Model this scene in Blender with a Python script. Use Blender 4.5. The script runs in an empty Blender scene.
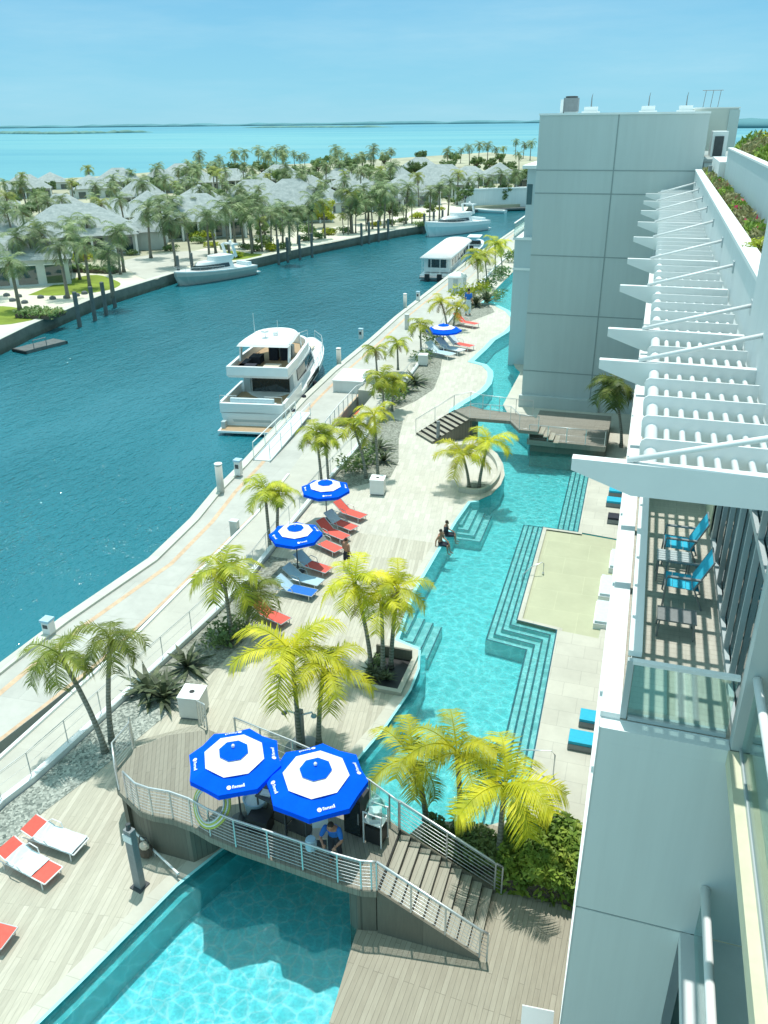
import bpy, math, random
from mathutils import Vector, Matrix
from mathutils.geometry import tessellate_polygon
R = math.radians
rnd = random.Random(7)
SC = bpy.context.scene
COL = SC.collection
# World: +Y runs along the hotel front, X = 0 under the camera, z = 0 on the pool deck; metres.

# ------------------------------------------------------------------ materials
def nodes(name):
    m = bpy.data.materials.new(name); m.use_nodes = True
    nt = m.node_tree
    return m, nt, nt.nodes['Principled BSDF'], nt.nodes['Material Output']
def N(nt, t, **kw):
    n = nt.nodes.new(t)
    for k, v in kw.items():
        if k in n.inputs.keys(): n.inputs[k].default_value = v
        else: setattr(n, k, v)
    return n
def coords(nt, space='obj', scale=(1,1,1), rot=(0,0,0)):
    if space == 'obj':
        c = nt.nodes.new('ShaderNodeTexCoord').outputs['Object']
    else:
        c = nt.nodes.new('ShaderNodeNewGeometry').outputs['Position']
    mp = nt.nodes.new('ShaderNodeMapping')
    mp.inputs['Scale'].default_value = scale; mp.inputs['Rotation'].default_value = rot
    nt.links.new(c, mp.inputs['Vector'])
    return mp.outputs['Vector']
def ramp(nt, fac, stops):
    r = nt.nodes.new('ShaderNodeValToRGB')
    e = r.color_ramp.elements
    while len(e) < len(stops): e.new(0.5)
    for el, (p, c) in zip(e, stops):
        el.position = p; el.color = (c[0], c[1], c[2], 1)
    nt.links.new(fac, r.inputs['Fac'])
    return r.outputs['Color']
def mixc(nt, fac, a, b, mode='MIX'):
    n = nt.nodes.new('ShaderNodeMix'); n.data_type = 'RGBA'; n.blend_type = mode
    def setin(sock, v):
        if hasattr(v, 'is_linked') or hasattr(v, 'links'): nt.links.new(v, sock)
        elif isinstance(v, (int, float)): sock.default_value = v
        else: sock.default_value = (v[0], v[1], v[2], 1)
    setin(n.inputs['Factor'], fac); setin(n.inputs['A'], a); setin(n.inputs['B'], b)
    return n.outputs['Result']
def noise(nt, vec, scale, detail=4, rough=0.6):
    n = N(nt, 'ShaderNodeTexNoise', Scale=scale, Detail=detail, Roughness=rough)
    nt.links.new(vec, n.inputs['Vector'])
    return n.outputs['Fac']
def bump(nt, bsdf, h, strength=0.3, dist=0.05):
    b = N(nt, 'ShaderNodeBump', Strength=strength, Distance=dist)
    nt.links.new(h, b.inputs['Height']); nt.links.new(b.outputs['Normal'], bsdf.inputs['Normal'])
def sc3(c, k): return tuple(min(1, v*k) for v in c)
def pm(name, col, rough=0.6, var=0.12, scale=3.0, bmp=0.0, metal=0.0, space='world', spec=0.4, streak=False):
    """paint / plaster / fabric: base colour with soft dirt and tone variation"""
    m, nt, b, o = nodes(name)
    vec = coords(nt, space, (1, 1, .25) if streak else (1, 1, 1))
    n1 = noise(nt, vec, scale, 5, .65)
    c = ramp(nt, n1, [(.25, sc3(col, 1-var)), (.75, sc3(col, 1+var*.6))])
    if streak:   # rain streaks and uneven patches on big render walls
        f = noise(nt, coords(nt, space, (2.6, 2.6, .10)), 1.0, 6, .7)
        c = mixc(nt, .15, c, ramp(nt, f, [(.30, sc3(col, .72)), (.55, col), (.8, sc3(col, 1.12))]))
    nt.links.new(c, b.inputs['Base Color'])
    b.inputs['Roughness'].default_value = rough; b.inputs['Metallic'].default_value = metal
    b.inputs['Specular IOR Level'].default_value = spec
    if bmp: bump(nt, b, noise(nt, vec, scale*8, 3), bmp, .02)
    return m
def trunkmat(name, c0, c1):
    m, nt, b, o = nodes(name)
    v = coords(nt, 'world'); w = N(nt, 'ShaderNodeTexWave', Scale=2.2, Distortion=1.5); w.bands_direction = 'Z'
    nt.links.new(v, w.inputs['Vector']); wb = w.outputs['Fac']
    c = mixc(nt, .5, ramp(nt, wb, [(.05, sc3(c0, .6)), (.3, c0), (1, c1)]), ramp(nt, noise(nt, v, 4, 4), [(.3, c0), (.7, c1)]))
    nt.links.new(c, b.inputs['Base Color']); b.inputs['Roughness'].default_value = .9; bump(nt, b, wb, .5, .03)
    return m
def leafmat(name, c0, c1, c2, scale=2.0, trans=.35):
    m, nt, b, o = nodes(name)
    vec = coords(nt, 'world')
    oi = nt.nodes.new('ShaderNodeObjectInfo')
    n1 = noise(nt, vec, scale, 3, .6)
    c = ramp(nt, n1, [(.28, c0), (.5, c1), (.72, c2)])
    hs = N(nt, 'ShaderNodeHueSaturation', Saturation=1.0)
    mr = N(nt, 'ShaderNodeMapRange'); mr.inputs['To Min'].default_value = .78; mr.inputs['To Max'].default_value = 1.2
    nt.links.new(oi.outputs['Random'], mr.inputs['Value']); nt.links.new(mr.outputs['Result'], hs.inputs['Value'])
    nt.links.new(c, hs.inputs['Color'])
    nt.links.new(hs.outputs['Color'], b.inputs['Base Color']); b.inputs['Roughness'].default_value = .5
    b.inputs['Specular IOR Level'].default_value = .3
    t = nt.nodes.new('ShaderNodeBsdfTranslucent'); nt.links.new(hs.outputs['Color'], t.inputs['Color'])
    mx = N(nt, 'ShaderNodeMixShader'); mx.inputs['Fac'].default_value = trans
    nt.links.new(b.outputs[0], mx.inputs[1]); nt.links.new(t.outputs[0], mx.inputs[2]); nt.links.new(mx.outputs[0], o.inputs['Surface'])
    return m
def plankmat(name, cols, width=.14, length=2.6, rot=0.0, rough=.75, gap=(.12,.11,.09)):
    m, nt, b, o = nodes(name)
    vec = coords(nt, 'world', (1, 1, 1), (0, 0, rot + math.pi/2))
    br = N(nt, 'ShaderNodeTexBrick'); br.offset = .37; br.offset_frequency = 3
    br.inputs['Scale'].default_value = 1; br.inputs['Brick Width'].default_value = length
    br.inputs['Row Height'].default_value = width; br.inputs['Mortar Size'].default_value = .006
    br.inputs['Color1'].default_value = (0, 0, 0, 1); br.inputs['Color2'].default_value = (1, 1, 1, 1)
    br.inputs['Mortar'].default_value = (.5, .5, .5, 1)
    nt.links.new(vec, br.inputs['Vector'])
    bw = N(nt, 'ShaderNodeRGBToBW'); nt.links.new(br.outputs['Color'], bw.inputs['Color'])
    c = ramp(nt, bw.outputs[0], [(0, cols[0]), (.5, cols[1]), (1, cols[2])])
    g = noise(nt, coords(nt, 'world', (9, 1.2, 1), (0, 0, rot)), 1.5, 5, .7)
    c = mixc(nt, .45, c, ramp(nt, g, [(.3, sc3(cols[1], .66)), (.7, sc3(cols[1], 1.28))]))
    big = noise(nt, coords(nt, 'world'), .22, 3, .6)
    c = mixc(nt, .3, c, ramp(nt, big, [(.3, sc3(cols[1], .82)), (.7, sc3(cols[1], 1.15))]))
    mm = N(nt, 'ShaderNodeMath', operation='MULTIPLY'); mm.inputs[1].default_value = .55
    nt.links.new(br.outputs['Fac'], mm.inputs[0])
    c = mixc(nt, mm.outputs[0], c, gap)
    nt.links.new(c, b.inputs['Base Color']); b.inputs['Roughness'].default_value = rough
    inv = N(nt, 'ShaderNodeMath', operation='SUBTRACT'); inv.inputs[0].default_value = 1
    nt.links.new(br.outputs['Fac'], inv.inputs[1]); bump(nt, b, inv.outputs[0], .4, .01)
    return m
def watermat(name, col, deep, wscale=(1, 1, 1), sc=.9, strength=.35, rough=.06, spec=.5, rot=0.3):
    """opaque open water: body colour with patches, wind ripples in the normal"""
    m, nt, b, o = nodes(name)
    pos = coords(nt, 'world')
    n1 = noise(nt, coords(nt, 'world', (1, .5, 1)), .03, 4, .6)
    c = ramp(nt, n1, [(.3, deep), (.7, col)])
    nt.links.new(c, b.inputs['Base Color'])
    b.inputs['Roughness'].default_value = rough; b.inputs['Specular IOR Level'].default_value = spec
    v = coords(nt, 'world', wscale, (0, 0, rot))
    a = noise(nt, v, sc, 4, .65); d = noise(nt, v, sc*3.3, 3, .6)
    ad = N(nt, 'ShaderNodeMath', operation='MULTIPLY_ADD'); ad.inputs[1].default_value = .45
    nt.links.new(d, ad.inputs[0]); nt.links.new(a, ad.inputs[2])
    wp = N(nt, 'ShaderNodeMapRange'); wp.inputs['From Min'].default_value = .35; wp.inputs['From Max'].default_value = .65; wp.inputs['To Min'].default_value = .35; wp.inputs['To Max'].default_value = 1.15
    nt.links.new(noise(nt, coords(nt, 'world', (1, .35, 1), (0, 0, .2)), .06, 3), wp.inputs['Value'])
    mm = N(nt, 'ShaderNodeMath', operation='MULTIPLY'); nt.links.new(ad.outputs[0], mm.inputs[0]); nt.links.new(wp.outputs['Result'], mm.inputs[1])
    bump(nt, b, mm.outputs[0], strength, .35)
    return m
def poolwater(name, tint=(.80, .97, .98)):
    m, nt, b, o = nodes(name)
    nt.nodes.remove(b)
    # caustic light imitated in the transmission tint: pale lines along warped cell edges
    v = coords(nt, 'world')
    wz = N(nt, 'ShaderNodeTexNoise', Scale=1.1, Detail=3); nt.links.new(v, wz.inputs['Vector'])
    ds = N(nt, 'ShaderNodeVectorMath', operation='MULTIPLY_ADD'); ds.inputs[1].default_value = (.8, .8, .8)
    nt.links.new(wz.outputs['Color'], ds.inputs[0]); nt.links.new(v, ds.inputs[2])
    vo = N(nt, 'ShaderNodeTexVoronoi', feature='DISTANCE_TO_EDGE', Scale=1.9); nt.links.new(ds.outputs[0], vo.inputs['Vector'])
    caustic_tint = ramp(nt, vo.outputs['Distance'], [(0, (1, 1, 1)), (.03, (.95, 1, 1)), (.09, sc3(tint, .92)), (.35, sc3(tint, .82))])
    t = N(nt, 'ShaderNodeBsdfTransparent'); nt.links.new(caustic_tint, t.inputs['Color'])
    df = N(nt, 'ShaderNodeBsdfDiffuse'); df.inputs['Color'].default_value = (.12, .66, .68, 1)
    m0 = N(nt, 'ShaderNodeMixShader'); m0.inputs['Fac'].default_value = .10
    nt.links.new(t.outputs[0], m0.inputs[1]); nt.links.new(df.outputs[0], m0.inputs[2])
    g = N(nt, 'ShaderNodeBsdfGlossy'); g.inputs['Color'].default_value = (.9, 1, 1, 1); g.inputs['Roughness'].default_value = .08
    fr = N(nt, 'ShaderNodeFresnel'); fr.inputs['IOR'].default_value = 1.33
    a = noise(nt, v, 3.4, 5, .68)
    bp = N(nt, 'ShaderNodeBump', Strength=.8, Distance=.16)
    nt.links.new(a, bp.inputs['Height'])
    nt.links.new(bp.outputs['Normal'], fr.inputs['Normal']); nt.links.new(bp.outputs['Normal'], g.inputs['Normal']); nt.links.new(bp.outputs['Normal'], df.inputs['Normal'])
    mx = N(nt, 'ShaderNodeMixShader')
    nt.links.new(fr.outputs[0], mx.inputs['Fac']); nt.links.new(m0.outputs[0], mx.inputs[1]); nt.links.new(g.outputs[0], mx.inputs[2])
    nt.links.new(mx.outputs[0], o.inputs['Surface'])
    return m
def poolfloor(name, c0, c1, caustic_col, vscale=1.5, amount=.5):
    """mosaic pool lining: small tiles, uneven tone and pale caustic light lines painted into the colour"""
    m, nt, b, o = nodes(name)
    pos = coords(nt, 'world')
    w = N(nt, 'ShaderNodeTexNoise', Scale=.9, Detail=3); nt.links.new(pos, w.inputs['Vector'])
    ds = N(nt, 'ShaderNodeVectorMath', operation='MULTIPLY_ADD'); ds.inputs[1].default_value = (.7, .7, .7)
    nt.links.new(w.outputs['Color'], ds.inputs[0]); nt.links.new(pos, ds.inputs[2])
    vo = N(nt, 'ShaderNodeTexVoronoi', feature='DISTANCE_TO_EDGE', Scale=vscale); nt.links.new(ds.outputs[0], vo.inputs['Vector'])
    ve = ramp(nt, vo.outputs['Distance'], [(0, (1, 1, 1)), (.03, (.6, .6, .6)), (.10, (.16, .16, .16)), (.4, (0, 0, 0))])  # pale cell edges imitate caustic light on the pool floor
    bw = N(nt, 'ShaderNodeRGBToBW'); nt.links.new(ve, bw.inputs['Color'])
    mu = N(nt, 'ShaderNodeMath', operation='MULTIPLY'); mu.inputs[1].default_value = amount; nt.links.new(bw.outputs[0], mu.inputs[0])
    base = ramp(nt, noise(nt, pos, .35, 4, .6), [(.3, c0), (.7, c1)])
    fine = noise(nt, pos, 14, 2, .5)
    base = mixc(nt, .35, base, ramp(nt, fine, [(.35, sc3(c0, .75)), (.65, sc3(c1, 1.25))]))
    c = mixc(nt, mu.outputs[0], base, caustic_col)
    nt.links.new(c, b.inputs['Base Color']); b.inputs['Roughness'].default_value = .4
    return m
def glassmat(name, tint=(.8, .95, .93), refl=.12):
    m, nt, b, o = nodes(name); nt.nodes.remove(b)
    t = N(nt, 'ShaderNodeBsdfTransparent'); t.inputs['Color'].default_value = (*tint, 1)
    g = N(nt, 'ShaderNodeBsdfGlossy'); g.inputs['Roughness'].default_value = .02; g.inputs['Color'].default_value = (.9, .97, .97, 1)
    lw = N(nt, 'ShaderNodeLayerWeight', Blend=.25)
    ma = N(nt, 'ShaderNodeMath', operation='MULTIPLY_ADD'); ma.inputs[1].default_value = .6; ma.inputs[2].default_value = refl
    nt.links.new(lw.outputs['Fresnel'], ma.inputs[0])
    mx = N(nt, 'ShaderNodeMixShader'); nt.links.new(ma.outputs[0], mx.inputs['Fac'])
    nt.links.new(t.outputs[0], mx.inputs[1]); nt.links.new(g.outputs[0], mx.inputs[2]); nt.links.new(mx.outputs[0], o.inputs['Surface'])
    return m
def gravelmat(name, c0, c1, scale=9):
    m, nt, b, o = nodes(name)
    pos = coords(nt, 'world')
    vo = N(nt, 'ShaderNodeTexVoronoi', Scale=scale); nt.links.new(pos, vo.inputs['Vector'])
    bw = N(nt, 'ShaderNodeRGBToBW'); nt.links.new(vo.outputs['Color'], bw.inputs['Color'])
    c = ramp(nt, bw.outputs[0], [(.2, c0), (.8, c1)])
    c = mixc(nt, .25, c, ramp(nt, noise(nt, pos, .8, 4), [(.3, sc3(c0, .8)), (.7, c1)]))
    nt.links.new(c, b.inputs['Base Color']); b.inputs['Roughness'].default_value = .9
    bump(nt, b, vo.outputs['Distance'], .8, .05)
    return m
def concmat(name, col, joint=3.0, var=.12, jdark=.55, rot=0):
    """cast concrete / stone paving in bays with thin joints and stains"""
    m, nt, b, o = nodes(name)
    pos = coords(nt, 'world', (1, 1, 1), (0, 0, rot))
    br = N(nt, 'ShaderNodeTexBrick'); br.offset = .5
    br.inputs['Scale'].default_value = 1; br.inputs['Brick Width'].default_value = joint*1.3; br.inputs['Row Height'].default_value = joint
    br.inputs['Mortar Size'].default_value = .012
    br.inputs['Color1'].default_value = (*sc3(col, 1-var*.7), 1); br.inputs['Color2'].default_value = (*sc3(col, 1+var*.5), 1)
    br.inputs['Mortar'].default_value = (*sc3(col, jdark), 1)
    nt.links.new(pos, br.inputs['Vector'])
    s = noise(nt, pos, .7, 6, .7)
    c = mixc(nt, .5, br.outputs['Color'], ramp(nt, s, [(.3, sc3(col, 1-var*1.6)), (.7, sc3(col, 1+var))]))
    nt.links.new(c, b.inputs['Base Color']); b.inputs['Roughness'].default_value = .85
    bump(nt, b, noise(nt, pos, 25, 3), .15, .01)
    return m

M = {}
M['white'] = pm('white_paint', (.80, .82, .81), .45, .05, 1.2)
M['offwhite'] = pm('offwhite_render', (.66, .72, .72), .7, .08, .6, .05, streak=True)
M['fin'] = pm('pale_grey_render', (.74, .82, .81), .7, .06, .5, .05, streak=True)
M['tower'] = pm('grey_cladding', (.53, .60, .59), .7, .10, .25, .05, streak=True)
M['towerside'] = pm('pale_cladding', (.5, .6, .62), .7, .06, .3, streak=True)
M['joint'] = pm('dark_joint', (.30, .36, .36), .8)
M['cap'] = pm('white_coping', (.80, .84, .83), .6, .06, .8)
M['cream'] = pm('cream_curtain', (.62, .62, .45), .8, .1, 4)
M['steel'] = pm('brushed_steel', (.62, .66, .66), .35, .08, 6, metal=.6)
M['darkmetal'] = pm('dark_metal', (.07, .08, .085), .5, .2, 5)
M['greymetal'] = pm('grey_metal', (.22, .25, .26), .5, .15, 5)
M['black'] = pm('black_plastic', (.025, .028, .03), .5, .2, 5)
M['blue'] = pm('blue_canvas', (.001, .105, .95), .85, .16, 2, .35, spec=.05)
M['canvaswhite'] = pm('white_canvas', (.78, .80, .80), .8, .09, 2, .3)
M['turq'] = pm('turquoise_fabric', (.03, .44, .62), .8, .12, 8)
M['coral'] = pm('coral_fabric', (.72, .12, .09), .8, .12, 8)
M['towel'] = pm('pale_towel', (.62, .74, .78), .9, .12, 7, .2)
M['palebluecloth'] = pm('pale_blue_cloth', (.40, .60, .72), .9, .12, 7)
M['skin'] = pm('skin', (.42, .22, .14), .55, .08, 8)
M['hair'] = pm('dark_hair', (.03, .02, .015), .6, .2, 20)
M['shirtblue'] = pm('blue_shirt_cloth', (.02, .16, .55), .85, .15, 9)
M['clothdark'] = pm('dark_cloth', (.03, .035, .05), .85, .2, 9)
M['clothgrey'] = pm('grey_cloth', (.22, .24, .24), .85, .2, 9)
M['trunk'] = trunkmat('palm_trunk', (.19, .20, .16), (.34, .34, .30))
M['trunkdark'] = trunkmat('coconut_trunk', (.16, .15, .12), (.28, .26, .22))
M['bark'] = pm('bark', (.12, .10, .08), .9, .25, 5, .5)
M['gold'] = leafmat('golden_frond', (.24, .31, .02), (.55, .55, .025), (.80, .73, .05), 1.3, .25)
M['olive'] = leafmat('olive_frond', (.11, .16, .03), (.24, .30, .05), (.42, .46, .08), 1.3)
M['lime'] = leafmat('lime_frond', (.14, .21, .025), (.38, .43, .035), (.66, .64, .06), 1.3, .25)
M['darkfrond'] = leafmat('dark_frond', (.05, .08, .03), (.10, .15, .04), (.22, .26, .05), 1.3)
M['dry'] = leafmat('dry_frond', (.20, .14, .06), (.34, .26, .12), (.46, .38, .2), 2)
M['farfrond'] = leafmat('far_frond', (.07, .12, .06), (.18, .26, .11), (.46, .53, .27), .5, .25)
M['farfrond2'] = leafmat('far_frond_yellow', (.16, .21, .06), (.34, .40, .10), (.52, .55, .15), .25, .3)
M['bush'] = leafmat('bush_leaf', (.07, .13, .05), (.16, .26, .09), (.36, .44, .17), .4, .3)
M['hedge'] = leafmat('hedge_leaf', (.07, .14, .025), (.20, .31, .05), (.48, .57, .10), 1.6, .2)
M['drygrass'] = leafmat('planter_leaf', (.10, .11, .035), (.25, .25, .11), (.42, .40, .20), 2.5, .25)
M['spiky'] = leafmat('bromeliad_leaf', (.03, .04, .025), (.08, .11, .055), (.22, .25, .13), 2.5, .15)
M['pink'] = leafmat('pink_flower', (.5, .05, .12), (.6, .08, .15), (.7, .15, .2), 3)
M['deck'] = plankmat('weathered_deck', ((.33, .315, .25), (.48, .465, .375), (.61, .59, .50)), .16, 2.4, R(-9), gap=(.22, .22, .17))
M['deckfar'] = plankmat('pale_paving', ((.43, .42, .35), (.54, .53, .45), (.64, .63, .55)), .3, .9, R(-9), gap=(.3, .31, .28))
M['deckdark'] = plankmat('brown_deck', ((.27, .25, .19), (.33, .31, .24), (.41, .39, .31)), .14, 2.6, R(3), gap=(.07, .065, .05))
M['bardeck'] = plankmat('bridge_board', ((.20, .19, .15), (.26, .25, .20), (.33, .32, .26)), .13, 2.8, R(-28), gap=(.05, .05, .04))
M['boardwalk'] = plankmat('grey_board', ((.17, .165, .13), (.235, .225, .185), (.30, .29, .25)), .13, 2.2, R(90), gap=(.04, .04, .03))
M['skirt'] = plankmat('skirt_board', ((.13, .125, .10), (.17, .165, .13), (.22, .21, .17)), .13, 2.2, R(90), gap=(.03, .03, .025))
M['tread'] = plankmat('tread_board', ((.30, .29, .23), (.36, .35, .28), (.43, .42, .35)), .14, 3, R(3), gap=(.06, .06, .05))
M['balcdeck'] = plankmat('balcony_board', ((.42, .41, .34), (.48, .47, .40), (.55, .54, .46)), .15, 1.4, R(90), gap=(.3, .28, .22))
M['stone'] = concmat('pool_stone', (.53, .53, .45), .9, .14, .65)
M['shelf'] = concmat('shelf_tile', (.45, .47, .32), 1.7, .10, 1.25)
M['conc'] = concmat('quay_concrete', (.46, .47, .43), 3.2, .16, .7, R(-4))
M['ramp'] = concmat('walk_concrete', (.48, .48, .42), 2.4, .12, .8, R(-4))
M['coping'] = concmat('quay_coping', (.55, .57, .50), 2.2, .12, .6)
M['orange'] = pm('orange_edge_paint', (.60, .44, .30), .8, .3, 2.5)
def seawallmat():
    m, nt, b, o = nodes('stained_sea_wall')
    v = coords(nt, 'world'); sp = N(nt, 'ShaderNodeSeparateXYZ'); nt.links.new(v, sp.inputs[0])
    mr = N(nt, 'ShaderNodeMapRange'); mr.inputs['From Min'].default_value = -2.1; mr.inputs['From Max'].default_value = -.5; nt.links.new(sp.outputs['Z'], mr.inputs['Value'])
    c = mixc(nt, .5, ramp(nt, mr.outputs['Result'], [(0, (.03, .04, .03)), (.3, (.07, .08, .05)), (.45, (.16, .17, .15)), (1, (.22, .22, .20))]), ramp(nt, noise(nt, v, .9, 5, .7), [(.3, (.06, .07, .06)), (.7, (.22, .22, .19))]))
    nt.links.new(c, b.inputs['Base Color']); b.inputs['Roughness'].default_value = .9; return m
M['seawall'] = seawallmat()
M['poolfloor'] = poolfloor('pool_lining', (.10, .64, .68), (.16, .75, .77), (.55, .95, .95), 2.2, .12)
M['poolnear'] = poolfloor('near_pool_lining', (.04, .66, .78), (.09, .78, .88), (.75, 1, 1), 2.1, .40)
M['poolwall'] = pm('pool_wall_tile', (.06, .52, .57), .4, .12, 3)
M['poolstep'] = pm('pool_step', (.28, .70, .70), .5, .10, 3)
M['nosing'] = pm('dark_nosing_tile', (.01, .10, .14), .4, .2, 6)
M['wetedge'] = pm('wet_edge_tile', (.34, .80, .84), .4, .10, 3)
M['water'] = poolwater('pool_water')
M['canal'] = watermat('canal_water', (.018, .185, .235), (.008, .11, .145), (1, .5, 1), 1.0, .95, .07, .5)
M['gravel'] = gravelmat('gravel', (.10, .13, .115), (.50, .54, .48), 13)
M['soil'] = gravelmat('planting_mulch', (.14, .15, .12), (.36, .38, .32))
M['sand'] = pm('sand', (.66, .64, .52), .9, .18, .05, .1)
M['lawn'] = pm('lawn_grass', (.20, .27, .03), .95, .35, .35, .4)
M['understory'] = pm('leaf_litter', (.42, .42, .30), .95, .4, .06, .3)
M['pile'] = pm('timber_pile', (.13, .15, .15), .85, .3, 2, .3)
M['bollard'] = pm('pile_sleeve', (.58, .60, .55), .7, .15, 2)
M['glass'] = glassmat('balustrade_glass')
M['darkglass'] = pm('tinted_glass', (.015, .03, .035), .06, .2, 1.5, spec=.9)
M['winglass'] = pm('window_glass', (.03, .075, .085), .04, .3, .8, spec=1.0)
M['gelcoat'] = pm('gelcoat', (.80, .83, .83), .25, .04, 1)
M['gelgrey'] = pm('grey_gelcoat', (.45, .52, .53), .3, .06, 1)
M['hullshade'] = pm('grey_hull', (.50, .49, .46), .35, .1, 1)
M['teak'] = pm('teak', (.42, .30, .18), .7, .15, 5)
M['upholst'] = pm('cream_cushion', (.62, .55, .45), .8, .1, 5)
M['orangekayak'] = pm('orange_plastic', (.75, .12, .06), .4, .1, 4)
M['yellowhose'] = pm('yellow_hose', (.55, .60, .12), .5, .2, 9)
M['boxwhite'] = pm('white_bin_panel', (.74, .77, .76), .5, .06, 3)
M['shed'] = pm('pale_shed', (.55, .60, .58), .7, .08, 1)
def roofmat():
    m, nt, b, o = nodes('grey_shingle')
    pos = coords(nt, 'world')
    n1 = noise(nt, pos, 1.1, 6, .75); n2 = noise(nt, pos, .12, 3)
    c = ramp(nt, n1, [(.32, (.19, .24, .24)), (.55, (.34, .395, .39)), (.72, (.50, .54, .53))])
    c = mixc(nt, .3, c, ramp(nt, n2, [(.3, (.25, .30, .30)), (.7, (.42, .45, .43))]))
    w = N(nt, 'ShaderNodeTexWave', Scale=1.5, Distortion=2.0); w.bands_direction = 'Z'
    nt.links.new(pos, w.inputs['Vector'])
    nt.links.new(c, b.inputs['Base Color']); b.inputs['Roughness'].default_value = .9
    bump(nt, b, w.outputs['Fac'], .5, .08)
    return m
M['roof'] = roofmat()
def seamat():
    m, nt, b, o = nodes('sea_water')
    pos = coords(nt, 'world')
    sep = N(nt, 'ShaderNodeSeparateXYZ'); nt.links.new(pos, sep.inputs[0])
    mr = N(nt, 'ShaderNodeMapRange'); mr.inputs['From Min'].default_value = 200; mr.inputs['From Max'].default_value = 3500
    nt.links.new(sep.outputs['Y'], mr.inputs['Value'])
    base = ramp(nt, mr.outputs['Result'], [(0, (.17, .39, .43)), (.12, (.13, .35, .41)), (.35, (.16, .40, .44)), (.7, (.11, .33, .41)), (1, (.08, .28, .38))])
    st = noise(nt, coords(nt, 'world', (.25, 1, 1), (0, 0, R(-30))), .004, 5, .6)
    c = mixc(nt, .5, base, ramp(nt, st, [(.35, (.05, .22, .33)), (.5, (.12, .33, .39)), (.68, (.24, .43, .44))]))
    nt.links.new(c, b.inputs['Base Color']); b.inputs['Roughness'].default_value = .5; b.inputs['Specular IOR Level'].default_value = .12
    bump(nt, b, noise(nt, pos, .25, 4), .35, .4)
    return m
M['sea'] = seamat()
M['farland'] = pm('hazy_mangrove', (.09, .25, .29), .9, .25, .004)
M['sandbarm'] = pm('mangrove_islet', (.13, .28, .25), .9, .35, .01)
M['haz'] = pm('hazy_building', (.5, .6, .6), .8, .1, .2)
M['hazb'] = pm('hazy_beige_building', (.60, .63, .58), .8, .1, .2)

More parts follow.
